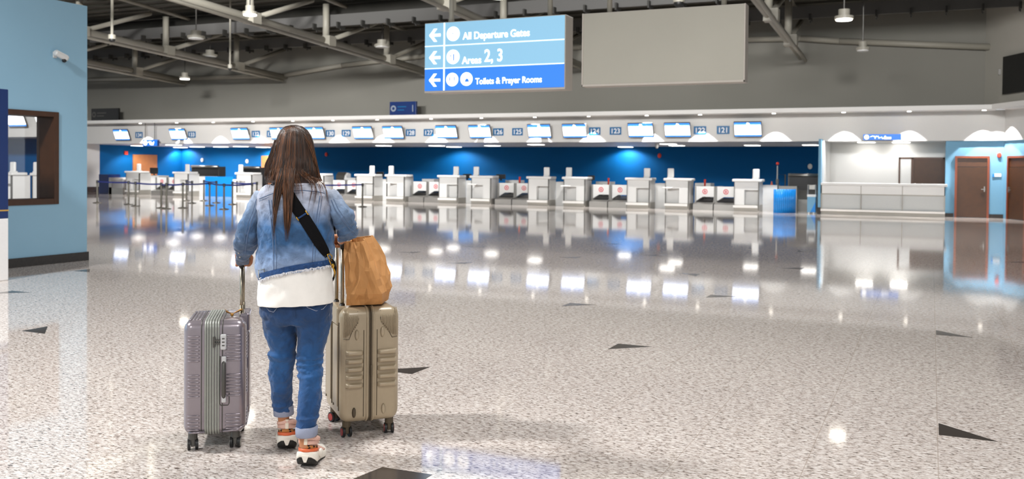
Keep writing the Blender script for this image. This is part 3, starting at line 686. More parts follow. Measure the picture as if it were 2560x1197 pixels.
# sign with a 1, dark sign, small lit ones
def ledge_sign(x0, y0, x1, y1, lab, mbase, mlet, big):
    a = oy(x0, y1, YL+.1); b = oy(x1, y0, YL+.1)
    t = thing('ledge_sign', lab, 'sign', (a.x, YL+.1, 3.75)); w, h = b.x-a.x, b.z-3.75
    obj('sign_box', MB().box(0, w, 0, .12, 0, h), mbase, t, bevel=.01)
    ic = MB(); n = 20; R = h*.23; cx, cz = h*.33, h*.5
    ic.loft([[(cx+r*math.cos(2*math.pi*k/n), y, cz+r*math.sin(2*math.pi*k/n)) for k in range(n)] for r, y in ((R, 0), (R, -.008), (R*.5, -.008), (R*.5, 0))], cap=False)
    obj('icon_ring', ic, mlet, t)
    k = MB().box(h*.68, h*.68+w*.33, -.006, 0, h*.58, h*.66).box(h*.68, h*.68+w*.25, -.006, 0, h*.34, h*.42)
    obj('text_bars', k, mlet if not big else M['number'], t)
    if big: text('1', M['letterdim'], h*.72, (w*.80, -.006, h*.24), t)
ledge_sign(974, 253, 1040, 288, 'dark blue box sign with a ring and the number 1, standing on the ledge', M['navy'], M['letterdim'], True)
ledge_sign(228, 270, 296, 302, 'black unlit box sign at the left end of the ledge', M['blacksign'], M['dgrey'], False)
def small_sign(x0, y0, x1, y1, Y, lab, rods):
    a = oy(x0, y1, Y); b = oy(x1, y0, Y); w, h = b.x-a.x, b.z-a.z
    t = thing('lit_hanging_sign', lab, 'sign', (a.x, Y, a.z))
    obj('sign_box', MB().box(0, w, .004, .14, 0, h), M['navy'], t); obj('sign_face', MB().box(0, w, 0, .004, 0, h), M['sgM'], t)
    n = 18; R = h*.4
    obj('icon_disc', MB().loft([[(h*.55+R*math.cos(2*math.pi*k/n), y, h*.5+R*math.sin(2*math.pi*k/n)) for k in range(n)] for y in (-.008, 0)]), M['sgW'], t)
    random.seed(5)
    for j in range(3):
        x_ = h*1.15+j*w*.14; p = [(x_+i*w*.022, -.006, h*(.2+.55*random.random())) for i in range(7)]
        obj('script_stroke', stroke(p, h*.06), M['sgW'], t)
    obj('word_bar', MB().box(w*.55, w*.74, -.006, 0, h*.15, h*.5), M['sgW'], t, label='short row of tiny white letters')
    if rods:
        obj('hanging_rod', MB().tube([(w*.1, .07, h), (w*.1, .07, 3.62-a.z)], .018, 6).tube([(w*.75, .07, h), (w*.75, .07, 3.62-a.z)], .018, 6), M['dgrey'], t)
    else: obj('mount', MB().box(w*.2, w*.3, .12, YF-Y, h*.3, h*.6).box(w*.7, w*.8, .12, YF-Y, h*.3, h*.6), M['steel'], t)
small_sign(2158, 335, 2253, 350, 34.3, 'small lit blue sign with white script above the service bay', False)
small_sign(357, 349, 393, 365, YL+.3, 'tiny lit blue sign hung on two rods at the far left', True)
# black screen high on the right wall
n0 = Vector((XR, 35.3, 0)); dd = Vector((.44, -.9, 0)).normalized()
def onw(x, y):
    r = ray(x, y); n = Vector((dd.y, -dd.x, 0)); return CAM + r*((n0-Vector((CAM.x, CAM.y, 0))).dot(n)/r.dot(n))
p0 = onw(2513, 236); p1 = onw(2512, 143); off = Vector((-.09, -.045, 0))
sb = MB(); q0 = Vector((p0.x, p0.y, p0.z)); L_ = 2.3
sb.prism([q0+off, q0+dd*L_+off, q0+dd*L_+off+Vector((0, 0, p1.z-p0.z)), q0+off+Vector((0, 0, p1.z-p0.z))], -off*.8)
o = obj('wall_screen', sb, M['blacksign'], label='large black switched-off screen high on the right side wall', cat='screen')
P = onw(2500, 180); o = obj('wall_speaker', MB().box(P.x-.05, P.x+.02, P.y-.05, P.y+.05, P.z-.09, P.z+.09), M['dgrey'], label='tiny dark fitting left of the black wall screen', cat='wall fitting')
# counters of the farther bay, behind the window
for i, (px, lab) in enumerate(((-20, 'left'), (76, 'right'))):
    Y = 22.6; P = oy(px, 432, Y)
    r = dup(A, (P.x, Y, 0), 'white check-in counter seen through the window, %s of the two' % lab)
    for ch in list(r.children):
        if ch.name.startswith('staff_desk'): bpy.data.objects.remove(ch)
    dup(POD, (oy(24 if i == 0 else 82, 432, Y+.1).x, Y+.1, 1.20), 'white display pod seen through the window, on the %s counter' % lab)
    a = oy(0 if i == 0 else 72, 305, 24.0)
    dup(SCR, (a.x+.5, 24.27, 3.2), 'lit screen seen through the window, %s of the two' % lab)
# ------------------------------------------------------------------ left wall camera, kiosk
P = ox(130, 150, WX)
t = thing('wall_camera', 'white security camera on the blue wall above the window', 'security camera', (WX, 9.86, 3.12)); t.scale = (.78, .78, .78)
obj('wall_plate', MB().box(0, .03, -.06, .02, -.02, .10), M['white'], t, bevel=.008)
obj('bracket_arm', MB().tube([(.02, -.02, .04), (.10, .0, .03), (.14, .03, .02)], .018, 8), M['white'], t, smooth=True)
obj('camera_body', MB().loft([[Vector((.13, .02, .03))+Vector((.05, .19, -.085))*k + Vector((0.0, .02, .06))*math.cos(a*math.pi/8)*s + Vector((.06, 0, .0))*math.sin(a*math.pi/8)*s for a in range(16)] for k, s in ((-.6, .6), (-.5, .95), (.5, 1), (.62, .8))]), M['white'], t, smooth=False)
obj('camera_dome', MB().ball((.15, .08, -.06), .045), M['black'], t, smooth=True)
KX, KY = -10.84, 8.16
t = thing('advertising_totem', 'tall navy and white totem with gold line cut by the left edge', 'totem', (KX, KY, 0), math.radians(3))
obj('white_body', MB().box(-1.05, 0, -.45, 0, .0, .80), M['letter'], t, bevel=.01)
obj('navy_panel', MB().box(-1.05, 0, -.45, 0, .80, 2.46), M['navy'], t, bevel=.01)
obj('gold_line', MB().box(-1.04, .004, -.454, .0, .895, .912), mat('gold_line', '#c9a14a', .3), t)
obj('white_wedge', MB().prism([(-.22, -.455, .38), (.004, -.455, 1.18), (.004, -.455, 0.38)], (0, .003, 0)), M['letter'], t)
obj('teal_wedge', MB().prism([(-.40, -.453, .40), (-.08, -.453, .86), (-.40, -.453, .86)], (0, .001, 0)), mat('teal_print', '#1c8f96', .4), t)
obj('white_header', MB().box(-1.0, -.10, -.47, -.44, 2.14, 2.55), M['letter'], t, bevel=.04)

# ------------------------------------------------------------------ queue barriers
def make_post():
    t = thing('queue_post', 'x', 'barrier post', (0, 0, 0), 0, 'queue barrier posts')
    obj('base', MB().loft([[(r*math.cos(2*math.pi*k/24), r*math.sin(2*math.pi*k/24), z) for k in range(24)] for r, z in ((.17, 0), (.17, .015), (.06, .035), (.03, .05))]), M['post'], t, smooth=True)
    obj('pole', MB().cyl((0, 0), .034, .04, .80, 12), M['post'], t)
    obj('belt_head', MB().cyl((0, 0), .045, .78, .90, 12), M['black'], t)
    return t
pp = make_post(); first_post = True
posts = [(243, 507), (321.5, 511), (339, 515), (403, 520), (416, 522), (457, 520), (466, 502), (480, 508), (509.6, 502), (524, 514), (541, 507), (560, 523), (581, 511), (630, 518), (642, 512), (906, 517)]
PP = []
PL = ['beside the beige pillar at the far left', 'in front of counter 134, left of a close pair', 'in front of counter 134, right of a close pair', 'right of counter 134, left of a close pair', 'right of counter 134, right of a close pair', 'in front of counter 133, nearest to the viewer',
      'behind the nearest post before counter 133', 'at the right part of counter 133', 'in front of the bright blue partition, on its left', 'in front of the middle of the bright blue partition', 'in front of the right part of the bright blue partition',
      'before the white cabinet left of counter 132', 'in front of the left edge of counter 132', 'just left of the person\'s shoulder', 'touching the person\'s shoulder in the picture', 'right of the person, in front of counter 129']
for (x, y), lab in zip(posts, PL):
    P = fl(x, y); PP.append(P)
    if first_post: pp.location = P; pp['label'] = 'dark metal queue post '+lab; first_post = False
    else: dup(pp, P, 'dark metal queue post '+lab)
def belt(i, j, lab, dark=True, end=None):
    a = PP[i]; b = end or PP[j]; d = (b-a); n = Vector((-d.y, d.x, 0)).normalized()*.004
    m = MB(); k = 12
    for q in range(k):
        s0, s1 = q/k, (q+1)/k; z0 = .845-.02*math.sin(math.pi*s0); z1 = .845-.02*math.sin(math.pi*s1)
        p = a.lerp(b, s0); r = a.lerp(b, s1)
        m.prism([p+Vector((0, 0, z0-.028)), r+Vector((0, 0, z1-.028)), r+Vector((0, 0, z1+.028)), p+Vector((0, 0, z0+.028))], n)
    obj('queue_belt', m, M['belt'], label=lab, cat='barrier belt', group='queue belts')
belt(0, 1, 'navy belt from the post by the beige pillar toward counter 134'); belt(1, 2, 'short navy belt joining the close pair of posts before counter 134'); belt(2, 3, 'navy belt crossing in front of the first conveyors right of counter 134')
belt(3, 4, 'short navy belt joining the two posts right of counter 134'); belt(4, 5, 'navy belt in front of counter 133, nearest one'); belt(6, 7, 'navy belt behind, before counter 133'); belt(5, 9, 'navy belt crossing the bright blue partition, nearest one')
belt(8, 10, 'navy belt crossing the bright blue partition, farther one'); belt(9, 11, 'navy belt ending at the white cabinet left of counter 132'); belt(11, 13, 'navy belt running behind the person from the left'); belt(12, 14, 'farther navy belt running behind the person')
belt(15, 0, 'dark belt running behind the person from the right', end=fl(730, 520))
# ================================================================== FOREGROUND
def tex(name, scale, kind='CLOUDS', depth=2):
    t = bpy.data.textures.new(name, kind)
    t.noise_scale = scale
    if kind == 'CLOUDS': t.noise_depth = depth
    return t
def displace(o, tx, s, coords='LOCAL'):
    d = o.modifiers.new('disp', 'DISPLACE'); d.texture = tx; d.strength = s; d.mid_level = .5; d.texture_coords = coords
def remesh(o, v, smooth=4):
    r = o.modifiers.new('remesh', 'REMESH'); r.mode = 'VOXEL'; r.voxel_size = v; r.use_smooth_shade = True
    if smooth:
        s = o.modifiers.new('smooth', 'SMOOTH'); s.factor = .5; s.iterations = smooth
from mathutils.bvhtree import BVHTree
def surf(o):
    bpy.context.view_layer.update()
    dg = bpy.context.evaluated_depsgraph_get(); e = o.evaluated_get(dg); me = e.to_mesh()
    Mx = o.matrix_world; bv = BVHTree.FromPolygons([Mx @ v.co for v in me.vertices], [tuple(p.vertices) for p in me.polygons])
    e.to_mesh_clear(); return bv
def hit(bv, x, y, off=.0, default_t=4.62):
    d = ray(x, y).normalized(); h, n, i, dist = bv.ray_cast(CAM, d)
    if h is None: return at(x, y, default_t)
    return h - d*off
# ------------------------------------------------------------------ person
BASE = at(737, 1150, 4.72); BASE.z = 0
person = thing('person', 'person seen from behind in a pale blue denim jacket, jeans and sneakers, pulling two suitcases', 'person', BASE)
def W_(x, y, t): return at(x, y, t) - BASE
def ring(xl, xr, yl, yr, t, b, n=28, p=2.3, tl=None, tr=None):
    A = W_(xl, yl, tl or t); Bp = W_(xr, yr, tr or t); c = (A+Bp)/2; h = (Bp-A)/2; out = []
    for k in range(n):
        a = 2*math.pi*k/n; ca, sa = math.cos(a), math.sin(a)
        out.append(c + h*(abs(ca)**(2/p)*(1 if ca > 0 else -1)) + FH*b*(abs(sa)**(2/p)*(1 if sa > 0 else -1)))
    return out
def denim(name, stops, grain=.25, rough=.85):
    """cloth with a dyed gradient along its height"""
    m = bpy.data.materials.new(name); m.use_nodes = True; nt = m.node_tree; N = nt.nodes; K = nt.links; b = N['Principled BSDF']
    b.inputs['Roughness'].default_value = rough; b.inputs['Sheen Weight'].default_value = .15
    tc = N.new('ShaderNodeTexCoord'); sp = N.new('ShaderNodeSeparateXYZ'); K.new(tc.outputs['Object'], sp.inputs[0])
    nz = N.new('ShaderNodeTexNoise'); nz.inputs['Scale'].default_value = 9; nz.inputs['Detail'].default_value = 4; K.new(tc.outputs['Object'], nz.inputs['Vector'])
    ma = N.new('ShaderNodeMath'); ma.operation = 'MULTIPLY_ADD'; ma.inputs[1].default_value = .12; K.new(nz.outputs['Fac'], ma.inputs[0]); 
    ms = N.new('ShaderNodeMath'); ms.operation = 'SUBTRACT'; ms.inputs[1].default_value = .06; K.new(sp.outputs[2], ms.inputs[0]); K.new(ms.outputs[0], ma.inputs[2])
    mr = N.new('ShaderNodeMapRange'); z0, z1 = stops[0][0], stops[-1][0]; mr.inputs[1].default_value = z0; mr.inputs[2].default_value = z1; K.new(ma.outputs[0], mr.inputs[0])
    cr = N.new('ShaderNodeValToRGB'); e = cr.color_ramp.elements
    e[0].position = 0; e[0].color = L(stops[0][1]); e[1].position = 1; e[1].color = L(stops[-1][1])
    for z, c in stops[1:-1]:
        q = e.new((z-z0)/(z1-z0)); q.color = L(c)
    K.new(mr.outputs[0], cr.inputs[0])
    n2 = N.new('ShaderNodeTexNoise'); n2.inputs['Scale'].default_value = 17; n2.inputs['Detail'].default_value = 6; n2.inputs['Distortion'].default_value = .7; K.new(tc.outputs['Object'], n2.inputs['Vector'])
    r2 = N.new('ShaderNodeMapRange'); r2.inputs[1].default_value = .3; r2.inputs[2].default_value = .7; r2.inputs[3].default_value = 1-grain; r2.inputs[4].default_value = 1+grain*.6; K.new(n2.outputs['Fac'], r2.inputs[0])
    mx = N.new('ShaderNodeMixRGB'); mx.blend_type = 'MULTIPLY'; mx.inputs[0].default_value = 1; K.new(cr.outputs[0], mx.inputs[1]); K.new(r2.outputs[0], mx.inputs[2]); K.new(mx.outputs[0], b.inputs['Base Color'])
    n3 = N.new('ShaderNodeTexNoise'); n3.inputs['Scale'].default_value = 500; K.new(tc.outputs['Object'], n3.inputs['Vector'])
    n4 = N.new('ShaderNodeTexNoise'); n4.inputs['Scale'].default_value = 22; n4.inputs['Distortion'].default_value = 1.2; K.new(tc.outputs['Object'], n4.inputs['Vector'])
    b1 = N.new('ShaderNodeBump'); b1.inputs['Strength'].default_value = .35; b1.inputs['Distance'].default_value = .02; K.new(n4.outputs['Fac'], b1.inputs['Height'])
    b2 = N.new('ShaderNodeBump'); b2.inputs['Strength'].default_value = .25; b2.inputs['Distance'].default_value = .001; K.new(n3.outputs['Fac'], b2.inputs['Height']); K.new(b1.outputs[0], b2.inputs['Normal']); K.new(b2.outputs[0], b.inputs['Normal'])
    return m
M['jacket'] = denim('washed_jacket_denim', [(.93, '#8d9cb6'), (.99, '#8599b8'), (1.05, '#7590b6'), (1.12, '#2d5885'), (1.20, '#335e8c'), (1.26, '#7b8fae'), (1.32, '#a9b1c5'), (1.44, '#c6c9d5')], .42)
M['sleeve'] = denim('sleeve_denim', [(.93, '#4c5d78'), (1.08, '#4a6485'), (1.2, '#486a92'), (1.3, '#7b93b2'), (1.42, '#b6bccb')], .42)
M['jeans'] = denim('blue_jeans_denim', [(0.1, '#154377'), (.3, '#164679'), (.5, '#1c5288'), (.62, '#164474'), (.8, '#12325a')], .3)
M['cuff'] = mat('turned_up_denim', '#9198ad', .9, bump=.3, bscale=200)
M['seam'] = mat('denim_seam', '#5f7392', .9)
M['hemblue'] = mat('raw_hem_blue', '#24497c', .9, vary=.5, vscale=40, bump=.4, bscale=120)
M['fringe'] = mat('white_threads', '#dfe0e6', .9)
M['tee'] = mat('white_cotton', '#efece6', .9, bump=.35, bscale=18)
M['skin'] = mat('skin', '#b97c56', .55, vary=.08, vscale=12)
M['strap'] = mat('black_webbing', '#07070a', .85, bump=.2, bscale=300, spec=.2)
M['gold'] = mat('gold_metal', '#c79a3f', .25, metal=1)
M['eye'] = mat('eye_white', '#f0ece6', .2); M['iris'] = mat('iris_brown', '#3a2415', .2); M['lip'] = mat('lips', '#a8564a', .45)
# body: one continuous skin surface
hc = W_(738, 378, 4.74)
b = MB()
head = []
for k in range(1, 14):
    a = math.pi*k/14; z = -.115*math.cos(a); rr = math.sin(a)
    w = .074*rr*(1.0 if z > -.02 else 1.0 - .25*min(1, (-.02-z)/.09)); dpt = .096*rr*(1.0 if z > -.02 else 1-.12*min(1, (-.02-z)/.09))
    head.append([hc+RH*(w*math.cos(q*math.pi/10))+FH*(dpt*math.sin(q*math.pi/10)+(.012 if z < 0 else 0))+Vector((0, 0, z)) for q in range(20)])
b.loft(head)
b.tube([hc+Vector((0, 0, -.04))-FH*.01, hc+Vector((0, 0, -.14))-FH*.015, hc+Vector((0, 0, -.2))-FH*.02], [.05, .052, .07], 14)
b.tube([hc+FH*.10+Vector((0, 0, .01)), hc+FH*.118+Vector((0, 0, -.022)), hc+FH*.102+Vector((0, 0, -.034))], [.007, .013, .010], 8)     # nose
b.tube([hc+FH*.088+RH*-.03+Vector((0, 0, .028)), hc+FH*.096+Vector((0, 0, .026)), hc+FH*.088+RH*.03+Vector((0, 0, .028))], .008, 8)   # brow
b.tube([hc+FH*.088+RH*-.014+Vector((0, 0, -.083)), hc+FH*.09+RH*.014+Vector((0, 0, -.083))], .016, 8)                                # chin
for s in (-1, 1):
    b.ball(hc+RH*(s*.078)+Vector((0, 0, -.01)), .026, .35, .6, 1.15, 10, 8)
b.loft([ring(700, 775, 452, 452, 4.72, .06), ring(668, 808, 470, 470, 4.72, .08), ring(664, 818, 500, 500, 4.72, .09), ring(672, 806, 570, 570, 4.72, .08), ring(676, 804, 630, 630, 4.72, .075), ring(668, 812, 700, 700, 4.72, .09), ring(660, 820, 760, 760, 4.72, .1), ring(668, 812, 800, 800, 4.72, .09)])
def limb(pts, rs, n=12): b.tube([W_(*p) for p in pts], rs, n)
limb([(665, 482, 4.72), (640, 530, 4.72), (613, 590, 4.75)], [.042, .036, .028]); limb([(613, 590, 4.74), (609, 628, 4.88), (606, 650, 5.03)], [.030, .026, .020])
limb([(815, 482, 4.72), (850, 530, 4.74), (873, 572, 4.80)], [.042, .036, .024]); limb([(870, 572, 4.81), (863, 590, 4.96), (852, 603, 5.13)], [.024, .022, .020])
limb([(697, 795, 4.72), (705, 875, 4.76), (705, 960, 4.82), (709, 1045, 4.88), (710, 1066, 4.9)], [.075, .05, .045, .03, .03])
limb([(782, 795, 4.72), (775, 875, 4.70), (776, 960, 4.66), (764, 1075, 4.60), (763, 1118, 4.60)], [.075, .05, .045, .031, .03])
# hands: palm, four bent fingers and a thumb closed on the trolley handles
def hand(w, grip, axis, side):
    """w wrist point, grip = centre of the grip bar, axis = direction of the bar; fingers wrap over the bar"""
    fwd = (grip-w).normalized(); upv = Vector((0, 0, 1))
    pc = grip - fwd*.035 + upv*.022
    b.loft([[c+axis*(hw*math.cos(q*math.pi/6))+(upv*math.cos(0)*hh)*math.sin(q*math.pi/6) for q in range(12)] for c, hw, hh in ((w, .024, .020), (w.lerp(pc, .5), .032, .017), (pc, .040, .014), (grip+upv*.024+fwd*.004, .040, .012))])
    for i, ln in enumerate((.9, 1.0, .95, .8)):
        o_ = axis*((i-1.5)*.0205*side)
        k0 = grip+o_+upv*.024; 
        b.tube([k0-fwd*.01, k0+fwd*.018*ln, k0+fwd*(.030*ln)-upv*.016, k0+fwd*.022*ln-upv*.038, k0+fwd*.004-upv*.046, k0-fwd*.010-upv*.040], [.010, .0098, .0092, .0088, .0082, .0066], 8)
    k = pc+axis*(-.036*side)
    b.tube([k-fwd*.01, k+axis*(-.014*side)+fwd*.012-upv*.012, k+axis*(-.010*side)+fwd*.036-upv*.032, k+axis*(.004*side)+fwd*.046-upv*.044], [.013, .0115, .010, .0078], 8)
GL = at(606, 656, 5.10); GR = at(851, 609, 5.22)
axL = (FH*math.cos(math.radians(13))-RH*math.sin(math.radians(13))); axR = (FH*math.cos(math.radians(22))-RH*math.sin(math.radians(22)))
perL = RH*math.cos(math.radians(13))+FH*math.sin(math.radians(13)); perR = RH*math.cos(math.radians(22))+FH*math.sin(math.radians(22))
wl = W_(606, 648, 5.02); wr = W_(853, 600, 5.12)
hand(GL-BASE-perL*.0+Vector((0, 0, .05))-axL*.07, GL-BASE+Vector((0, 0, .006)), perL, -1)
hand(GR-BASE+Vector((0, 0, .05))-axR*.07, GR-BASE+Vector((0, 0, .006)), perR, 1)
body = obj('body', b, M['skin'], person, smooth=True); remesh(body, .0055, 3)
for s in (-1, 1):
    e = obj('eye', MB().ball(hc+FH*.088+RH*(s*.031)+Vector((0, 0, .008)), .0115), M['eye'], person, smooth=True)
    obj('iris', MB().ball(hc+FH*.0965+RH*(s*.031)+Vector((0, 0, .008)), .0052), M['iris'], e, smooth=True)
obj('lips', MB().tube([hc+FH*.094+RH*-.022+Vector((0, 0, -.058)), hc+FH*.105+Vector((0, 0, -.056)), hc+FH*.094+RH*.022+Vector((0, 0, -.058))], [.003, .0075, .003], 8), M['lip'], person, smooth=True)
# jeans
b = MB()
b.loft([ring(657, 824, 700, 700, 4.72, .105), ring(652, 829, 740, 740, 4.72, .118), ring(650, 830, 765, 765, 4.72, .125), ring(652, 829, 785, 785, 4.72, .125), ring(664, 818, 806, 806, 4.72, .105)])
def leg(rows):
    b.loft([ring(xl, xr, y, y, t, (xr-xl)/2/F_PX*t*1.12, p=2.1) for xl, xr, y, t in rows])
leg([(656, 742, 778, 4.72), (658, 740, 800, 4.72), (664, 739, 835, 4.73), (675, 740, 870, 4.745), (680, 737, 885, 4.75), (675, 735, 905, 4.76), (673, 732, 935, 4.79), (676, 731, 970, 4.82), (682, 731, 1000, 4.85), (685, 731, 1026, 4.875)])
leg([(738, 829, 778, 4.72), (740, 827, 800, 4.72), (743, 820, 835, 4.71), (745, 810, 870, 4.70), (743, 806, 895, 4.69), (746, 804, 915, 4.68), (747, 805, 945, 4.66), (746, 803, 980, 4.64), (744, 800, 1015, 4.62), (742, 795, 1045, 4.61), (741, 791, 1070, 4.60)])
for (xl, xr, y, t) in ((672, 738, 884, 4.752), (675, 737, 893, 4.758), (742, 808, 893, 4.69), (742, 807, 906, 4.685), (744, 807, 921, 4.68), (745, 806, 937, 4.665), (743, 797, 1040, 4.61), (684, 731, 1010, 4.86)):
    r = ring(xl, xr, y+random.uniform(-3, 3), y+random.uniform(-4, 4), t, (xr-xl)/2/F_PX*t*1.14, p=2.1); r.append(r[0]); b.tube(r, .0065, 6, cap=False)
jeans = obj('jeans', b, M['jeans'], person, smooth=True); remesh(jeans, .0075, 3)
displace(jeans, tex('fold_a', .08), .018); displace(jeans, tex('fold_b', .03), .010)
J = surf(jeans)
for pts in ([(666, 768), (673, 777), (684, 780), (692, 770)], [(763, 758), (768, 768), (790, 777), (808, 772), (820, 758)]):
    obj('pocket_stitching', MB().tube([hit(J, x, y, .002)-BASE for x, y in pts], .0018, 6), M['cuff'], jeans, smooth=True)
obj('seam', MB().tube([hit(J, x, y, .0005)-BASE for x, y in ((738, 764), (738, 775), (738, 786), (739, 796))], .0022, 6), M['jeans'], jeans)
for nm, rows in (('left', [(686, 731, 1014, 4.87), (684, 733, 1018, 4.875), (685, 734, 1036, 4.885), (688, 731, 1038, 4.885), (690, 729, 1030, 4.885)]), ('right', [(742, 791, 1064, 4.60), (739, 794, 1067, 4.60), (740, 793, 1087, 4.595), (743, 790, 1090, 4.595), (745, 788, 1080, 4.595)])):
    c = obj('turned_up_cuff', MB().loft([ring(xl, xr, y, y-1, t, (xr-xl)/2/F_PX*t*1.1) for xl, xr, y, t in rows], cap=False), M['cuff'], person, smooth=True, label='pale turned-up jeans cuff')
# t-shirt
tee = obj('tshirt', MB().loft([ring(655, 826, 640, 640, 4.72, .115), ring(650, 828, 670, 670, 4.72, .125), ring(647, 831, 700, 700, 4.72, .135), ring(646, 833, 730, 730, 4.72, .142), ring(646, 835, 758, 752, 4.72, .146), ring(647, 834, 762, 756, 4.72, .144), ring(652, 828, 755, 750, 4.72, .135)], cap=False), M['tee'], person, smooth=True, sub=2)
displace(tee, tex('tee_fold', .07), .014)
# denim jacket
b = MB()
b.loft([ring(700, 776, 446, 446, 4.70, .062), ring(688, 790, 456, 456, 4.705, .08), ring(664, 812, 466, 464, 4.71, .10), ring(650, 828, 478, 474, 4.715, .118), ring(643, 836, 495, 490, 4.72, .128), ring(643, 836, 520, 520, 4.72, .138), ring(646, 834, 555, 555, 4.72, .14), ring(647, 834, 590, 588, 4.72, .135), ring(646, 834, 625, 615, 4.72, .133), ring(644, 833, 655, 636, 4.72, .138), ring(643, 832, 680, 654, 4.72, .142), ring(644, 829, 694, 664, 4.72, .138)])
def sleeve(b, rows):
    b.loft([ring(xl, xr, yl, yr, (tl+tr)/2, bb, tl=tl, tr=tr, n=24, p=2.1) for xl, xr, yl, yr, tl, tr, bb in rows])
sleeveL = [(640, 690, 476, 486, 4.72, 4.72, .07), (631, 668, 492, 500, 4.72, 4.72, .068), (620, 662, 515, 525, 4.72, 4.72, .066), (606, 656, 545, 555, 4.72, 4.73, .066), (594, 650, 575, 585, 4.73, 4.74, .068), (589, 645, 602, 612, 4.76, 4.78, .068), (588, 636, 625, 632, 4.84, 4.86, .062), (589, 623, 642, 649, 4.93, 4.94, .052), (591, 622, 655, 658, 5.02, 5.03, .047), (592, 621, 659, 661, 5.05, 5.06, .044)]
sleeveR = [(790, 836, 484, 474, 4.72, 4.72, .07), (818, 850, 502, 484, 4.72, 4.72, .07), (824, 866, 525, 508, 4.72, 4.72, .068), (832, 880, 552, 532, 4.73, 4.73, .068), (838, 893, 576, 556, 4.76, 4.78, .070), (845, 898, 590, 574, 4.82, 4.84, .068), (845, 894, 600, 588, 4.92, 4.95, .060), (845, 890, 603, 593, 5.02, 5.06, .052), (847, 880, 604, 597, 5.12, 5.14, .042)]
jb = b
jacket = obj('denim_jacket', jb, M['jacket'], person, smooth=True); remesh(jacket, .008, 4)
displace(jacket, tex('jk_a', .12), .034); displace(jacket, tex('jk_b', .04), .016)
for nm, rows in (('l', sleeveL), ('r', sleeveR)):
    b = MB(); sleeve(b, rows)
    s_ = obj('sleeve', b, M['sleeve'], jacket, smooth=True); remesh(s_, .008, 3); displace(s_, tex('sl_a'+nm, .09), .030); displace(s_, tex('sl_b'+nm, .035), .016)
    if nm == 'l': SL = s_
    else: SR = s_
# collar
col = obj('collar', MB().loft([ring(704, 772, 452, 452, 4.69, .075), ring(698, 778, 440, 440, 4.69, .078), ring(692, 784, 450, 450, 4.69, .086), ring(690, 786, 462, 462, 4.70, .09)], cap=False), M['jacket'], jacket, smooth=True, sub=1)
JK = surf(jacket); JL = surf(SL); JR = surf(SR)
def seam(bv, pts, par, r=.0022, m=None, double=True, n=18, off=.001):
    P = [Vector((p[0], p[1], 0)) for p in pts]; res = []
    for i in range(n+1):
        f = i/n*(len(P)-1); k = min(int(f), len(P)-2); q = P[k].lerp(P[k+1], f-k); res.append(hit(bv, q.x, q.y, off)-BASE)
    mb = MB().tube(res, r, 6)
    if double: mb.tube([p-Vector((0, 0, .011)) for p in res], r*.6, 5)
    obj('seam', mb, m or M['seam'], par, smooth=True)
seam(JK, [(648, 497), (680, 484), (715, 478), (760, 476), (800, 480), (832, 490)], jacket, .0022)
seam(JK, [(672, 500), (677, 540), (682, 600), (684, 650), (684, 678)], jacket, .0022, double=False); seam(JK, [(678, 500), (684, 540), (689, 600), (691, 650), (691, 677)], jacket, .0016, double=False)
seam(JK, [(800, 490), (792, 540), (783, 600), (781, 655)], jacket, .0022, double=False); seam(JK, [(806, 490), (798, 540), (789, 600), (787, 654)], jacket, .0016, double=False)
seam(JK, [(648, 690), (700, 676), (760, 664), (826, 654)], jacket, .002, double=False)
seam(JL, [(648, 498), (640, 525), (628, 555), (618, 590), (613, 640)], SL, .0028, double=False); seam(JL, [(641, 498), (633, 525), (621, 555), (612, 590), (607, 638)], SL, .0016, double=False)
seam(JR, [(828, 500), (838, 525), (860, 555), (880, 580), (890, 590)], SR, .0028, double=False); seam(JR, [(834, 497), (845, 522), (866, 552), (884, 574)], SR, .0016, double=False)
# hem band with raw fringe
hp = [(645, 694), (665, 688), (690, 682), (715, 676), (740, 671), (765, 667), (790, 663), (812, 660), (828, 658)]
top = []; bot = []
for i in range(33):
    f = i/32*(len(hp)-1); k = min(int(f), len(hp)-2); x = hp[k][0]+(hp[k+1][0]-hp[k][0])*(f-k); y = hp[k][1]+(hp[k+1][1]-hp[k][1])*(f-k)
    p = hit(JK, x, y-9, .004)-BASE; q = W_(x, y+5+random.uniform(-1.5, 1.5), (p+BASE-CAM).dot(FH)-.004); top.append(p); bot.append(q)
hm = MB(); hm.loft([[top[i], bot[i], bot[i]+FH*.01, top[i]+FH*.01] for i in range(33)])
hem = obj('raw_hem', hm, M['hemblue'], jacket, smooth=False, label='frayed deep blue hem')
fr_ = MB()
for i in range(32):
    for k in range(4):
        p = bot[i].lerp(bot[i+1], k/4); fr_.tube([p, p+Vector((random.uniform(-.004, .004), random.uniform(-.004, .004), -random.uniform(.005, .016)))], .0016, 4)
obj('fringe', fr_, M['fringe'], hem, kind='stuff')
pt = MB().tube([hit(JK, x, y, .004)-BASE for x, y in ((646, 676), (660, 672), (662, 690), (648, 697), (646, 677))], .003, 6)
obj('hem_buckle', pt, M['steel'], jacket)
pt = MB().tube([hit(JK, x, y, .004)-BASE for x, y in ((812, 640), (826, 640), (829, 655), (815, 658), (812, 641))], .0022, 6)
obj('tab_stitching', pt, M['seam'], jacket)
for bv, x, y, par in ((JL, 600, 642, SL), (JR, 893, 570, SR), (JL, 597, 632, SL)):
    p = hit(bv, x, y, .002, 4.9)-BASE; obj('button', MB().ball(p, .006), M['steel'], par, smooth=True)
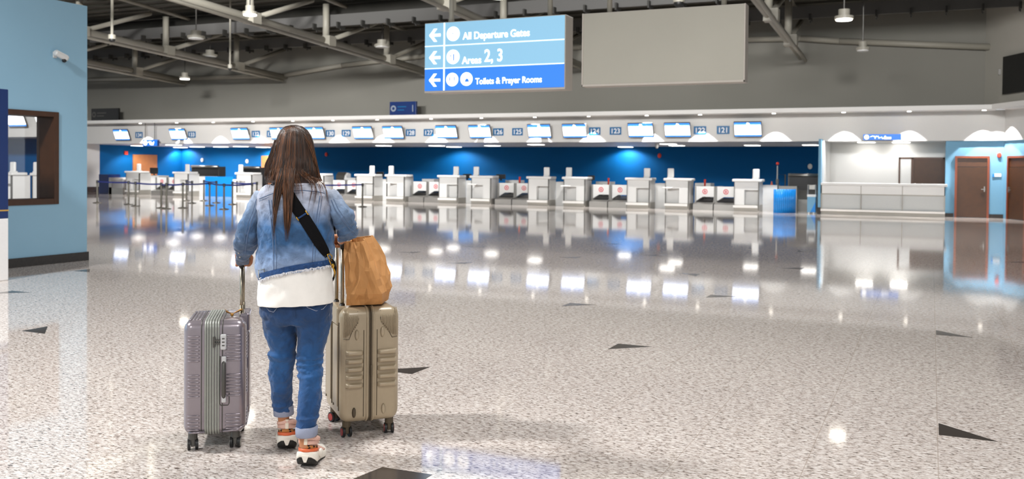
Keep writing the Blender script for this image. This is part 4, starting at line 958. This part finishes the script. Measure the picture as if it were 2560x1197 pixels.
# black strap across the back with gold hardware
cp_ = [(697, 440), (712, 468), (728, 498), (745, 524), (762, 548), (781, 578), (798, 606), (812, 628), (820, 641)]; hw = [14, 16, 17, 17, 17, 17, 16, 13, 8]
Ls = []
for i in range(41):
    f = i/40*(len(cp_)-1); k = min(int(f), len(cp_)-2); g = f-k
    x = cp_[k][0]*(1-g)+cp_[k+1][0]*g; y = cp_[k][1]*(1-g)+cp_[k+1][1]*g; h = hw[k]*(1-g)+hw[k+1]*g
    dx, dy = cp_[k+1][0]-cp_[k][0], cp_[k+1][1]-cp_[k][1]; l = math.hypot(dx, dy); nx, ny = -dy/l, dx/l
    p = hit(JK, x+nx*h, y+ny*h, .007)-BASE; q = hit(JK, x-nx*h, y-ny*h, .007)-BASE
    Ls.append([p, p.lerp(q, .5)-FH*.003, q, q+FH*.003, p.lerp(q, .5), p+FH*.003])
strap = obj('crossbody_strap', MB().loft(Ls), M['strap'], person, smooth=False, label='wide black bag strap across the back')
sm_ = strap.modifiers.new('s', 'SMOOTH'); sm_.iterations = 2
pa = hit(JK, 741, 540, .012)-BASE; pb = hit(JK, 770, 530, .012)-BASE
def bar(x0, y0, x1, y1, r, m_, nm, par=None):
    return obj(nm, MB().tube([hit(JK, x0, y0, .014)-BASE, hit(JK, (x0+x1)/2, (y0+y1)/2, .015)-BASE, hit(JK, x1, y1, .014)-BASE], r, 8), m_, par or person, smooth=True)
bar(739, 541, 747, 551, .0035, M['gold'], 'strap_slider', strap); bar(763, 526, 771, 537, .0035, M['gold'], 'strap_slider', strap)
bar(745, 546, 767, 532, .0045, M['hemblue'], 'slider_band', strap)
hwm = MB()
q = [W_(818, 636, 4.61), W_(822, 646, 4.62), W_(829, 652, 4.66), W_(830, 640, 4.66), W_(824, 634, 4.63), W_(818, 636, 4.61)]
hwm.tube(q, .0028, 6); hwm.tube([W_(823, 650, 4.62), W_(828, 662, 4.66), W_(833, 670, 4.70)], .003, 6)
hwm.ball(W_(832, 664, 4.69), .012, .7, .7, 1.2); hwm.tube([W_(833, 668, 4.71), W_(837, 680, 4.73), W_(836, 692, 4.75)], [.004, .005, .003], 8)
obj('gold_clasp', hwm, M['gold'], strap, smooth=True, label='gold clasp and rings at the hip')
obj('bag_strap_end', MB().tube([W_(828, 648, 4.66), W_(835, 656, 4.70), W_(838, 668, 4.74), W_(837, 684, 4.78), W_(833, 698, 4.82), W_(828, 706, 4.86)], [.006, .007, .006, .005, .005, .006], 8), M['strap'], strap, smooth=True)
# the same strap over the shoulder and down the chest to a small bag at the front of the hip
fr2 = [(697, 440, 4.66), (692, 446, 4.74), (698, 470, 4.83), (720, 510, 4.87), (750, 570, 4.885), (772, 630, 4.89), (780, 668, 4.90)]
obj('strap_front', MB().tube([W_(*p) for p in fr2], [.026, .028, .028, .028, .028, .026, .018], 10, flat=.18, up=(RH.x, RH.y, 0)), M['strap'], strap, smooth=True)
gb = at(772, 702, 4.915)-BASE
bagm = MB().box(-.10, .10, -.03, .035, -.07, .07)
obj('hip_bag', bagm, M['strap'], strap, bevel=.02, seg=3, loc=gb, rot=(0, 0, YAW))
# hair
def hairmat(name, c0, c1):
    m = bpy.data.materials.new(name); m.use_nodes = True; nt = m.node_tree; N = nt.nodes; K = nt.links; b = N['Principled BSDF']; b.inputs['Roughness'].default_value = .38
    tc = N.new('ShaderNodeTexCoord'); mp = N.new('ShaderNodeMapping'); mp.inputs['Scale'].default_value = (70, 70, 4); K.new(tc.outputs['Object'], mp.inputs[0])
    nz = N.new('ShaderNodeTexNoise'); nz.inputs['Scale'].default_value = 1.6; nz.inputs['Detail'].default_value = 5; K.new(mp.outputs[0], nz.inputs['Vector'])
    cr = N.new('ShaderNodeValToRGB'); cr.color_ramp.elements[0].position = .35; cr.color_ramp.elements[0].color = L(c0); cr.color_ramp.elements[1].position = .68; cr.color_ramp.elements[1].color = L(c1)
    K.new(nz.outputs['Fac'], cr.inputs[0]); K.new(cr.outputs[0], b.inputs['Base Color'])
    bp = N.new('ShaderNodeBump'); bp.inputs['Strength'].default_value = .6; bp.inputs['Distance'].default_value = .004; K.new(nz.outputs['Fac'], bp.inputs['Height']); K.new(bp.outputs[0], b.inputs['Normal'])
    return m
HM = [hairmat('hair_dark', '#1d110a', '#402615'), hairmat('hair_brown', '#332012', '#633d22'), hairmat('hair_light', '#4e301a', '#865532')]
hs = [(728, 742, 312, .012, 4.70), (714, 756, 316, .05, 4.715), (703, 768, 325, .078, 4.72), (696, 777, 339, .10, 4.725), (691, 783, 356, .113, 4.73), (688, 787, 376, .118, 4.73), (683, 791, 398, .118, 4.73), (677, 795, 418, .116, 4.72), (671, 797, 436, .112, 4.705), (667, 798, 450, .108, 4.70), (672, 792, 457, .10, 4.70)]
shell = MB(); rings = []
for xl, xr, y, bb, t in hs:
    r = []
    A = W_(xl, y, t); Bp = W_(xr, y, t); c = (A+Bp)/2; h = (Bp-A)/2
    for k in range(40):
        a = 2*math.pi*k/40; ca, sa = math.cos(a), math.sin(a)
        fwd = FH*bb*sa
        if sa > 0 and y > 345: fwd = FH*bb*sa*max(.12, 1-(y-345)/40)      # open at the face
        wob = 1+.02*math.sin(9*a)+.012*math.sin(23*a+1)
        r.append(c+h*ca*wob+fwd*wob)
    rings.append(r)
shell.loft(rings)
hair = obj('hair', shell, HM[0], person, smooth=True, label='long straight brown hair hanging down the back'); hair.data.materials.append(HM[1]); 
HS = surf(hair)
st = MB(); random.seed(11)
def strand(pts, r0, m):
    P = [Vector(p) for p in pts]; out = []
    n = 9
    for i in range(n+1):
        f = i/n*(len(P)-1); k = min(int(f), len(P)-2); g = f-k
        p0 = P[max(k-1, 0)]; p1 = P[k]; p2 = P[k+1]; p3 = P[min(k+2, len(P)-1)]
        out.append(.5*((2*p1)+(p2-p0)*g+(2*p0-5*p1+4*p2-p3)*g*g+(3*p1-p0-3*p2+p3)*g**3))
    st.tube(out, [r0*(.7+.5*math.sin(math.pi*min(i/n, .6)/.6*.5+.2)) if i < n-2 else r0*(.7 if i < n-1 else .15) for i in range(n+1)], 5, m)
def hx(x, y, off): return hit(HS, x, y, off, 4.64)-BASE
# crown strands lying over the shell
for i in range(900):
    u = random.uniform(-1, 1); crown = (727+random.uniform(-4, 8), 313+random.uniform(0, 4))
    xm = 737+u*46; xb = 732+u*(63 if u < 0 else 60); yb = 452+random.uniform(-14, 12) if abs(u) > .35 else 455+random.uniform(-10, 14)
    y1 = 340+10*abs(u); y2 = 392
    o1 = random.uniform(.001, .006)
    if u > .1 and u < .85 and random.random() < .55: mm = 0
    else: mm = random.choice((0, 0, 1, 1, 2)) if u < 0 else random.choice((0, 0, 1))
    pts = [hx(crown[0]+u*12, crown[1]+3+4*abs(u), .002), hx(737+u*34, 325+9*abs(u), o1), hx(xm, y1+12, o1), hx(737+u*52, y2, o1), hx((xm+xb)/2+u*6, 424, o1), hx(xb, yb, o1)]
    strand(pts, random.uniform(.0009, .0019), mm)
def tback(x, y, off): 
    h = hit(JK, x, y, off, 4.6); return h-BASE
def lock(path, w0, w1, n, mats, off=.012, r=.0022, yend=0):
    for i in range(int(n*1.7)):
        u = random.uniform(-1, 1); pts = []
        m_ = random.choice(mats); ext = random.uniform(.72, 1.0); lift = random.uniform(0, .014)
        K_ = len(path)
        for k, (x, y) in enumerate(path):
            f = k/(K_-1); w = w0*(1-f)+w1*f
            yy = path[0][1]+(y-path[0][1])*ext
            xx = x+u*w/2+random.uniform(-1, 1)
            h1 = hx(xx, yy, .003+lift*(k/(K_-1))) if yy < 452 else None
            h2 = tback(xx, yy, off+lift)
            if h1 is not None: pts.append(h1)
            else:
                if yy < 475: pts.append(W_(xx, yy, 4.585-lift))
                else: pts.append(h2)
        strand(pts, random.uniform(.45, .85)*r, m_)
lock([(730, 345), (724, 395), (722, 430), (720, 465), (720, 500), (719, 540), (718, 575), (717, 606)], 44, 9, 95, (0, 1, 1, 1, 2), .012, .0028)
lock([(716, 340), (712, 400), (708, 440), (700, 470), (694, 505), (689, 540), (686, 570), (684, 602)], 30, 5, 46, (0, 1, 1, 2), .010, .0026)
lock([(700, 350), (690, 400), (683, 425), (680, 450), (677, 462), (672, 480), (668, 500)], 20, 18, 10, (1, 2, 2), .008, .0012)
lock([(694, 350), (680, 400), (672, 425), (669, 445), (670, 460)], 14, 16, 30, (0, 1), .008, .0022)
lock([(740, 420), (752, 436), (768, 448), (782, 462), (786, 485), (780, 515), (776, 545)], 16, 14, 9, (1, 1, 2), .006, .0011)
lock([(752, 425), (770, 440), (792, 452), (806, 470), (812, 500), (816, 540)], 14, 22, 9, (1, 2), .006, .001)
lock([(745, 420), (762, 440), (785, 450), (800, 462)], 14, 26, 14, (1, 2), .006, .0011)
lock([(735, 430), (742, 450), (748, 480), (750, 510)], 20, 20, 8, (1, 2), .008, .0011)
def freelock(path, w0, w1, n, mats, r):
    for i in range(n):
        u = random.uniform(-1, 1); m_ = random.choice(mats); K_ = len(path); dt = random.uniform(-.01, .01)
        strand([W_(x+u*(w0*(1-k/(K_-1))+w1*k/(K_-1))/2, y, t+dt) for k, (x, y, t) in enumerate(path)], random.uniform(.7, 1.2)*r, m_)
freelock([(752, 330, 4.67), (768, 352, 4.665), (783, 385, 4.68), (790, 415, 4.70), (796, 438, 4.70), (802, 452, 4.69)], 9, 8, 80, (1, 1, 2), .0018)
freelock([(826, 480, 4.83), (829, 520, 4.83), (833, 555, 4.82), (838, 585, 4.81)], 12, 5, 50, (0, 1), .0017)
strands = obj('hair_strands', st, HM, hair, smooth=True, kind='stuff')
# sneakers
M['sole'] = mat('white_midsole', '#ece6da', .5); M['outsole'] = mat('black_outsole', '#15130f', .6)
M['pink'] = mat('peach_mesh', '#ddb3a3', .8, bump=.3, bscale=120); M['orangeb'] = mat('orange_band', '#dd6a3e', .35); M['pulltab'] = mat('cream_tab', '#eaddc9', .6)
def leopard():
    m = bpy.data.materials.new('leopard_print'); m.use_nodes = True; nt = m.node_tree; N = nt.nodes; K = nt.links; b = N['Principled BSDF']; b.inputs['Roughness'].default_value = .7
    tc = N.new('ShaderNodeTexCoord'); v = N.new('ShaderNodeTexVoronoi'); v.inputs['Scale'].default_value = 62; K.new(tc.outputs['Object'], v.inputs['Vector'])
    cr = N.new('ShaderNodeValToRGB'); e = cr.color_ramp.elements; e[0].position = .30; e[0].color = L('#1c120c'); e[1].position = .42; e[1].color = L('#b5763c'); K.new(v.outputs['Distance'], cr.inputs[0]); K.new(cr.outputs[0], b.inputs['Base Color'])
    return m
M['leopard'] = leopard()
def shoe(heel, yaw, pitch, lab):
    """heel = world point of the heel's lowest back edge; local y runs to the toe"""
    sh = bpy.data.objects.new('sneaker', None); COL.objects.link(sh); sh.parent = person; sh.location = heel-BASE
    sh.rotation_euler = (-pitch, 0, YAW+yaw)
    sh['label'] = lab
    Lh = .265
    ws = [(0, .030), (.04, .047), (.12, .053), (.3, .046), (.5, .044), (.72, .051), (.88, .044), (.97, .026), (1, .012)]
    def wd(s):
        for (a, wa), (c, wc) in zip(ws, ws[1:]):
            if s <= c: return wa+(wc-wa)*(s-a)/(c-a)
        return .01
    def lay(z0f, z1f, k0, k1, s0=0, s1=1, n=20, back=0.0):
        rings = []
        for i in range(n+1):
            s = s0+(s1-s0)*i/n; y = s*Lh-back*(1-s); w = wd(s)
            rings.append([(-w*k0, y, z0f(s)), (w*k0, y, z0f(s)), (w*k1, y, z1f(s)), (-w*k1, y, z1f(s))])
        return MB().loft(rings)
    rock = lambda s: .030*max(0, 1-s/.22)**2+.03*max(0, (s-.75)/.25)**2
    o = obj('outsole', lay(lambda s: rock(s)*.8, lambda s: rock(s)+.016, .88, 1.0), M['outsole'], sh, smooth=False, bevel=.003)
    o = obj('midsole', lay(lambda s: rock(s)+.015, lambda s: .072-.032*s+.03*max(0, (s-.8)/.2), 1.04, 1.0), M['sole'], sh, bevel=.008, seg=3, smooth=True)
    obj('heel_notch', MB().prism([(-.018, -.0065, .052), (.018, -.0065, .052), (.006, -.002, .020), (-.006, -.002, .020)], (0, .02, 0)), M['sole'], o)
    # upper
    up = MB(); rings = []
    for i in range(23):
        s = i/22; y = .012+s*(Lh-.02); w = wd(s)*.9; h = .120-.02*min(1, s/.3) if s < .45 else .100-.045*(s-.45)/.55*1.2
        if s < .04: h = .112
        rings.append([Vector((w*math.cos(a*math.pi/8)*(1 if a not in (0, 8) else 1), y, .05+(h-.05)*math.sin(a*math.pi/8))) for a in range(9)]+[Vector((-w*.8, y, .045)), Vector((w*.8, y, .045))])
    up.loft(rings)
    u = obj('upper', up, M['pink'], sh, smooth=True)
    def shellband(z0, z1, out, m_, nm, s1=.35, sag=0):
        mb = MB(); rr = []
        n = 16
        for i in range(n+1):
            a = -math.pi*.5*1.0 + math.pi*i/n          # around the heel
            ww = .049+out; yy = .055
            x = ww*math.sin(a); y = yy-(.055+out)*math.cos(a)
            zz0 = z0; zz1 = z1-sag*abs(math.sin(a))
            rr.append([(x, y, zz0), (x, y, zz1), (x*.9, y+.006*math.cos(a), zz1), (x*.9, y+.006*math.cos(a), zz0)])
        mb.loft(rr); return obj(nm, mb, m_, sh, smooth=True)
    shellband(.070, .086, .001, M['orangeb'], 'orange_band'); shellband(.084, .108, -.002, M['leopard'], 'leopard_patch', sag=.012); shellband(.106, .132, .002, M['pink'], 'heel_padding', sag=.01)
    cl = MB(); pts = [(.041*math.sin(a), .052-.047*math.cos(a) if math.cos(a) > 0 else .052-.075*math.cos(a), .130+.012*math.cos(a)) for a in [2*math.pi*k/20 for k in range(21)]]
    cl.tube(pts, .014, 8, cap=False); obj('collar_padding', cl, M['pink'], sh, smooth=True)
    obj('pull_tab', MB().box(-.009, .009, -.006, .004, .105, .155), M['pulltab'], sh, bevel=.003)
    obj('side_wing', MB().ball((.050, .10, .052), .022, .5, 1.2, 1.0).ball((-.050, .10, .052), .022, .5, 1.2, 1.0), M['sole'], o, smooth=True)
    lc = MB()
    for k in range(4): lc.tube([(-.022, .12+.02*k, .108-.006*k), (0, .12+.02*k, .118-.007*k), (.022, .12+.02*k, .108-.006*k)], .003, 6)
    obj('laces', lc, M['pulltab'], sh, smooth=True)
    return sh
h1 = at(762, 1166, 4.56); h1.z = max(h1.z, .0); h2 = at(717, 1118, 4.84)
shoe(Vector((h1.x, h1.y, .012)), math.radians(-4), math.radians(7), 'right sneaker in peach, leopard print and orange, nearest to the viewer')
shoe(Vector((h2.x, h2.y, .012)), math.radians(12), math.radians(7), 'left sneaker in peach, leopard print and orange, one step ahead')

# ------------------------------------------------------------------ suitcases
M['lilac'] = mat('metallic_lilac_shell', '#8f868c', .27, metal=.5, coat=.5)
M['zipband'] = mat('grey_zip_band', '#9a9d95', .4, metal=.3)
M['taupe'] = mat('taupe_shell', '#aa9a80', .38, metal=.1, coat=.2)
M['taupe_dark'] = mat('taupe_groove', '#4f4331', .5)
M['lockgrey'] = mat('light_grey_plastic', '#c4c4c4', .35)
M['alu'] = mat('trolley_tube', '#a79f8d', .25, metal=.9)
M['darkalu'] = mat('trolley_tube_inner', '#6d6555', .3, metal=.8)
M['darkred'] = mat('dark_red_hub', '#9c2a22', .4)
M['ribbon'] = mat('orange_ribbon', '#b9842f', .5, vary=.3, vscale=30)
def loop(x, y0, y1, z0, z1, r, tr, n=6, flat=1.0):
    pts = []
    for cy, cz, a0 in ((y1-r, z1-r, 0), (y0+r, z1-r, 90), (y0+r, z0+r, 180), (y1-r, z0+r, 270)):
        for k in range(n+1):
            a = math.radians(a0+90*k/n); pts.append((x, cy+r*math.cos(a), cz+r*math.sin(a)))
    pts.append(pts[0]); pts.append(pts[1])
    return pts
def rounded(x0, x1, y0, y1, z0, z1, R, nx=6):
    """rounded box lofted along x"""
    rings = []
    for i in range(2*nx+2):
        if i <= nx: a = math.pi/2*i/nx; x = x0+R*(1-math.sin(a)) if False else x0+R*(1-math.cos(math.pi/2-a)) if False else x0+R-R*math.cos(a); ins = R-R*math.sin(a)
        else: a = math.pi/2*(2*nx+1-i)/nx; x = x1-R+R*math.cos(a); ins = R-R*math.sin(a)
        rr = max(R-ins*.6, .012); pts = []
        for cy, cz, a0 in ((y1-ins-rr, z1-ins-rr, 0), (y0+ins+rr, z1-ins-rr, 90), (y0+ins+rr, z0+ins+rr, 180), (y1-ins-rr, z0+ins+rr, 270)):
            for k in range(7):
                q = math.radians(a0+15*k); pts.append((x, cy+rr*math.cos(q), cz+rr*math.sin(q)))
        rings.append(pts)
    return MB().loft(rings)
def caster(parent, x, y, lab=None, red=False, ang=0):
    w = bpy.data.objects.new('wheel_unit', None); COL.objects.link(w); w.parent = parent; w.location = (x, y, 0); w.rotation_euler = (0, 0, ang)
    obj('fork', MB().cyl((0, 0), .024, .055, .10, 14).box(-.010, .010, -.02, .025, .02, .07), M['taupe_dark'] if red else M['dgrey'], w, bevel=.003)
    for s in (-1, 1):
        t_ = obj('tyre', MB().tube([(s*.012, 0, .029), (s*.026, 0, .029)], .029, 20), M['black'], w)
        obj('hub', MB().tube([(s*.025, 0, .029), (s*.0285, 0, .029)], .021, 16), M['darkred'] if red else M['greyp'], t_)
    return w
# lilac case
A0 = at(457, 1000, 4.80); A0.z = 0
case = thing('suitcase', 'metallic lilac-grey hard suitcase with rib groups, left of the person', 'suitcase', A0, YAW+math.radians(13))
CW, CD, CZ0, CZ1 = .315, .42, .085, .685
shl = obj('shell', rounded(0, CW, 0, CD, CZ0, CZ1, .045), M['lilac'], case, smooth=True)
def ribs(parent, x0, x1, zs, m_, r=.0045, y=-.001, wrap=0):
    mb = MB()
    for z in zs: mb.tube([(x0, y+wrap, z), (x0+.006, y, z), (x1-.006, y, z), (x1, y+wrap, z)], [r*.4, r, r, r*.4], 8)
    return obj('rib_group', mb, m_, parent, smooth=True)
g1 = [.607-.0185*k for k in range(8)]; g2 = [.402-.0185*k for k in range(7)]; g3 = [.190-.0185*k for k in range(5)]
for zs in (g1, g2, g3):
    ribs(shl, .022, .083, zs, M['lilac']); ribs(shl, .212, .292, zs, M['lilac'])
    mb = MB()
    for z in zs: mb.tube([(CW+.001, .04, z), (CW+.001, .07, z), (CW+.001, .34, z), (CW+.001, .38, z)], [.001, .0045, .0045, .001], 6)
    obj('rib_group', mb, M['lilac'], shl, smooth=True)
for x in (.03, .047, .064, .081): obj('top_rib', MB().tube([(x, .05, CZ1), (x, .07, CZ1+.001), (x, CD-.07, CZ1+.001), (x, CD-.05, CZ1)], .0045, 8), M['lilac'], shl, smooth=True)
zb = MB()
for x, r in ((.112, .0055), (.124, .006), (.137, .0065), (.151, .0065), (.165, .006), (.178, .0055)):
    zb.tube(loop(x, .0, CD, CZ0, CZ1, .045, 0), r, 8, cap=False)
obj('zip_band', zb, M['zipband'], case, smooth=True, label='pale grey zip band around the middle')
gr = MB()
for x in (.092, .197): gr.tube(loop(x, .0, CD, CZ0, CZ1, .045, 0), .0028, 6, cap=False)
obj('edge_beading', gr, M['dgrey'], case, smooth=True)
lk = obj('lock', MB().box(.187, .218, -.018, 0, .535, .618), M['lockgrey'], case, bevel=.008, seg=3, label='pale grey combination lock')
obj('lock_dial', MB().box(.196, .209, -.0195, -.016, .556, .562).box(.196, .209, -.0195, -.016, .574, .580).box(.196, .209, -.0195, -.016, .592, .598), M['dgrey'], lk)
obj('zip_puller', MB().box(.153, .188, -.014, -.004, .566, .574).box(.153, .188, -.014, -.004, .582, .590).box(.150, .160, -.016, -.002, .550, .604), M['dgrey'], case)
hd = obj('side_handle', MB().tube([(.206, -.010, .485), (.206, -.028, .46), (.206, -.033, .38), (.206, -.028, .30), (.206, -.010, .275)], [.009, .011, .012, .011, .009], 10), M['dgrey'], case, smooth=True)
obj('handle_end', MB().box(.194, .218, -.026, .0, .462, .502), M['lockgrey'], hd, bevel=.006); obj('handle_end', MB().box(.194, .218, -.026, .0, .258, .298), M['lockgrey'], hd, bevel=.006)
obj('handle_recess', MB().tube([(.186, -.001, .50), (.184, -.001, .25), (.190, -.001, .24), (.226, -.001, .24), (.232, -.001, .25), (.232, -.001, .31)], .0025, 6), M['dgrey'], case, smooth=True)
obj('corner_guard', MB().tube([(.03, .004, CZ0+.016), (.06, -.002, CZ0+.018), (.11, -.002, CZ0+.018)], .006, 8), M['lilac'], case, smooth=True)
obj('corner_guard', MB().tube([(.20, -.002, CZ0+.018), (.27, -.002, CZ0+.022), (CW-.004, .012, CZ0+.04)], .006, 8), M['lilac'], case, smooth=True)
tr_ = bpy.data.objects.new('trolley_handle', None); COL.objects.link(tr_); tr_.parent = case
inv = Matrix.Rotation(-(YAW+math.radians(13)), 4, 'Z')
gl_ = inv @ (GL-A0); hz = gl_.z
ty0, ty1 = gl_.y-.055, gl_.y+.075; tx = gl_.x
for y in (ty0, ty1):
    obj('tube', MB().tube([(tx, y, .64), (tx, y, hz-.02)], .0095, 12), M['alu'], tr_, smooth=True)
    obj('outer_tube', MB().tube([(tx, y, .3), (tx, y, .74)], .012, 12), M['darkalu'], tr_, smooth=True)
obj('grip', MB().tube([(tx, ty0-.01, hz-.02), (tx, ty0-.004, hz), (tx, (ty0+ty1)/2, hz+.004), (tx, ty1+.004, hz), (tx, ty1+.01, hz-.02)], .014, 12), M['black'], tr_, smooth=True)
obj('handle_housing', MB().box(CW-.04, CW+.012, ty0-.04, ty1+.04, .60, .70).box(CW-.012, CW+.012, ty0-.03, ty1+.03, .15, .60), M['lilac'], case, bevel=.012, seg=3)
rb = MB()
for a, ln in ((.5, .05), (2.4, .04), (.1, .045), (3.4, .03)):
    c = Vector((.235, .15, CZ1+.012)); d = Vector((math.cos(a), math.sin(a)*.4, .45)); n = Vector((0, .35, 1)).cross(d).normalized()*.014
    rb.prism([c, c+d*ln*.6+n, c+d*ln*1.2+n*1.1, c+d*ln*1.1-n*.9, c+d*ln*.5-n*.8], (0, .002, .002))
rb.ball((.235, .15, CZ1+.01), .009)
tg = obj('ribbon_bow', rb, M['ribbon'], label='small golden-orange ribbon tied on top of the lilac suitcase', cat='ribbon'); tg.location = A0; tg.rotation_euler = (0, 0, YAW+math.radians(13))
for x, y, a in ((.045, .05, .15), (.262, .05, -.1), (.045, CD-.05, 0), (.262, CD-.05, 0)): caster(case, x, y, ang=a)
# taupe case
B0 = at(851, 1000, 5.05); B0.z = 0
case2 = thing('suitcase', 'taupe hard suitcase right of the person, carrying the paper bag', 'suitcase', B0, YAW+math.radians(22))
DW, DD, DZ0, DZ1 = .335, .45, .085, .722
sh2 = obj('shell', rounded(0, DW, 0, DD, DZ0, DZ1, .05), M['taupe'], case2, smooth=True)
def pad(mb, x0, x1, z, h, y=-.001, d=.008):
    mb.loft([[(x, yy, zz) for yy, zz in ((y+.006, z-h), (y-d*s_, z-h*.5), (y-d*s_, z+h*.5), (y+.006, z+h))] for x, s_ in ((x0, .1), (x0+.012, 1), (x1-.012, 1), (x1, .1))])
pm = MB()
for k in range(5):
    z = .475-.045*k
    for xa, xb in ((.028, .125), (.205, .315)):
        pm = MB(); pad(pm, xa, xb, z, .017, d=.021); obj('rib', pm, M['taupe'], sh2, bevel=.004, smooth=True)
for x0, x1 in ((.015, .095), (.225, .318)):
    mb = MB(); n = 12
    for k in range(n):
        x = x0+(x1-x0)*k/(n-1); f = (k/(n-1)) if x0 < .1 else 1-k/(n-1); zb_ = .565+.075*f*f
        mb.tube([(x, .03, DZ1-.006), (x, .008, DZ1-.028), (x, -.003, DZ1-.055), (x, -.003, zb_)], .0026, 5)
    obj('corner_ridges', mb, M['taupe'], sh2, smooth=True)
    obj('corner_outline', MB().tube([(x0, .0, .556), (x0+.03, -.003, .552), ((x0+x1)/2+.01, -.003, .602), (x1, -.003, .645), (x1+.004, -.001, DZ1-.06), (x1, .012, DZ1-.018)] if x0 < .1 else [(x1, .0, .556), (x1-.03, -.003, .552), ((x0+x1)/2-.01, -.003, .602), (x0, -.003, .645), (x0-.004, -.001, DZ1-.06), (x0, .012, DZ1-.018)], .0018, 6), M['taupe_dark'], sh2, smooth=True)
for x, z in ((.088, .575), (.232, .585), (.075, .145), (.24, .155)):
    obj('lug', MB().loft([[(x+w*math.cos(a*math.pi/5), y, z+h*math.sin(a*math.pi/5)) for a in range(10)] for y, w, h in ((.002, .012, .030), (-.010, .009, .026), (-.013, .005, .02))]), M['taupe'] if x != .075 else M['taupe_dark'], case2, smooth=True)
zb = MB()
for x, r in ((.148, .006), (.184, .006)): zb.tube(loop(x, 0, DD, DZ0, DZ1, .05, 0), r, 8, cap=False)
obj('frame_band', zb, M['taupe'], case2, smooth=True)
zl = MB()
for x, r in ((.162, .0045), (.171, .0045)): zl.tube(loop(x, 0, DD, DZ0, DZ1, .05, 0), r, 8, cap=False)
obj('zip', zl, M['taupe_dark'], case2, smooth=True)
obj('zip_puller', MB().box(.164, .172, -.014, -.004, .345, .405), M['taupe_dark'], case2, bevel=.003)
for x in (.128, .203): obj('edge_groove', MB().tube([(x, -.001, .6), (x, -.001, .12)], .002, 6), M['taupe_dark'], case2)
for ya, yb in ((.06, .18), (.25, .39)): obj('side_plate', MB().box(-.008, .0, ya, yb, .17, .62), M['taupe'], case2, bevel=.005, seg=2)
sg = MB()
for y in (.045, .19, .235, .405): sg.box(-.004, .001, y, y+.006, .15, .64)
obj('side_groove', sg, M['taupe_dark'], case2)
tr_ = bpy.data.objects.new('trolley_handle', None); COL.objects.link(tr_); tr_.parent = case2
inv = Matrix.Rotation(-(YAW+math.radians(22)), 4, 'Z'); gr_ = inv @ (GR-B0); hz = gr_.z; tx = max(gr_.x, .02)
ty0, ty1 = gr_.y-.06, gr_.y+.10
for y in (ty0, ty1):
    obj('tube', MB().tube([(tx, y, .66), (tx, y, hz-.02)], .0105, 12), M['alu'], tr_, smooth=True)
    obj('outer_tube', MB().tube([(tx, y, .6), (tx, y, .735)], .015, 12), M['black'], tr_, smooth=True)
obj('grip', MB().tube([(tx, ty0-.01, hz-.02), (tx, ty0-.004, hz), (tx, (ty0+ty1)/2, hz+.004), (tx, ty1+.004, hz), (tx, ty1+.01, hz-.02)], .015, 12), M['black'], tr_, smooth=True)
obj('handle_housing', MB().box(-.012, .05, ty0-.05, ty1+.05, .62, .725), M['taupe'], case2, bevel=.015, seg=3)
for x, y, a in ((.045, .055, .1), (.288, .055, -.15), (.045, DD-.055, .4), (.288, DD-.055, 0)): caster(case2, x, y, red=True, ang=a)
# paper bag
def papermat():
    m = mat('brown_kraft_paper', '#c88f55', .75, vary=.12, vscale=9); nt = m.node_tree; N = nt.nodes; K = nt.links; b = N['Principled BSDF']
    tc = N.new('ShaderNodeTexCoord'); v = N.new('ShaderNodeTexVoronoi'); v.feature = 'F1'; v.inputs['Scale'].default_value = 13; K.new(tc.outputs['Object'], v.inputs['Vector'])
    bp = N.new('ShaderNodeBump'); bp.inputs['Strength'].default_value = .9; bp.inputs['Distance'].default_value = .012; K.new(v.outputs['Distance'], bp.inputs['Height']); K.new(bp.outputs[0], b.inputs['Normal'])
    return m
M['paper'] = papermat()
BB = at(915, 755, 5.25); BB.z = DZ1+.008
def Q(x, y, t, zmin=None):
    p = at(x, y, t)
    if zmin is not None: p.z = zmin
    return p-BB
zb0 = DZ1+.010
rows_ = [[Q(868, 757, 5.12, zb0), Q(955, 756, 5.18, zb0), Q(970, 742, 5.38, zb0), Q(885, 745, 5.42, zb0)],
         [Q(864, 735, 5.10), Q(954, 734, 5.12), Q(977, 715, 5.36), Q(880, 725, 5.42)],
         [Q(862, 700, 5.09), Q(940, 700, 5.10), Q(978, 682, 5.37), Q(878, 695, 5.43)],
         [Q(861, 655, 5.10), Q(922, 655, 5.11), Q(962, 640, 5.36), Q(878, 645, 5.43)],
         [Q(861, 607, 5.12), Q(905, 603, 5.13), Q(932, 588, 5.33), Q(880, 594, 5.40)]]
bag = MB(); RS = []
for k, r in enumerate(rows_):
    n = 8; out = []
    for i in range(4):
        p, q = r[i], r[(i+1) % 4]
        for j in range(n):
            f = j/n; v = p.lerp(q, f)
            c = (r[0]+r[1]+r[2]+r[3])/4; dirn = (v-c); dirn.z = 0; dirn.normalize()
            fold = -.016 if (i in (1, 3) and 2 < j < 6 and k > 1) else 0.0
            v = v+dirn*(fold+random.uniform(-.008, .008)*(k > 0) + (.008*math.sin(math.pi*f) if k in (1, 2) else 0)); out.append(v)
    RS.append(out)
fine = []
for k in range(len(RS)-1):
    for s in range(2):
        f = s/2; fine.append([a.lerp(c, f)+Vector((random.uniform(-.006, .006), random.uniform(-.006, .006), 0)) for a, c in zip(RS[k], RS[k+1])])
fine.append(RS[-1])
bag.loft(fine, cap=False); n = len(fine[0]); bag.f.append(tuple(range(n))); bag.mi.append(0)
pb_ = obj('paper_bag', bag, M['paper'], label='open crumpled brown paper bag standing on the taupe suitcase', cat='bag', loc=BB)
so = pb_.modifiers.new('solid', 'SOLIDIFY'); so.thickness = .0025; so.offset = -1
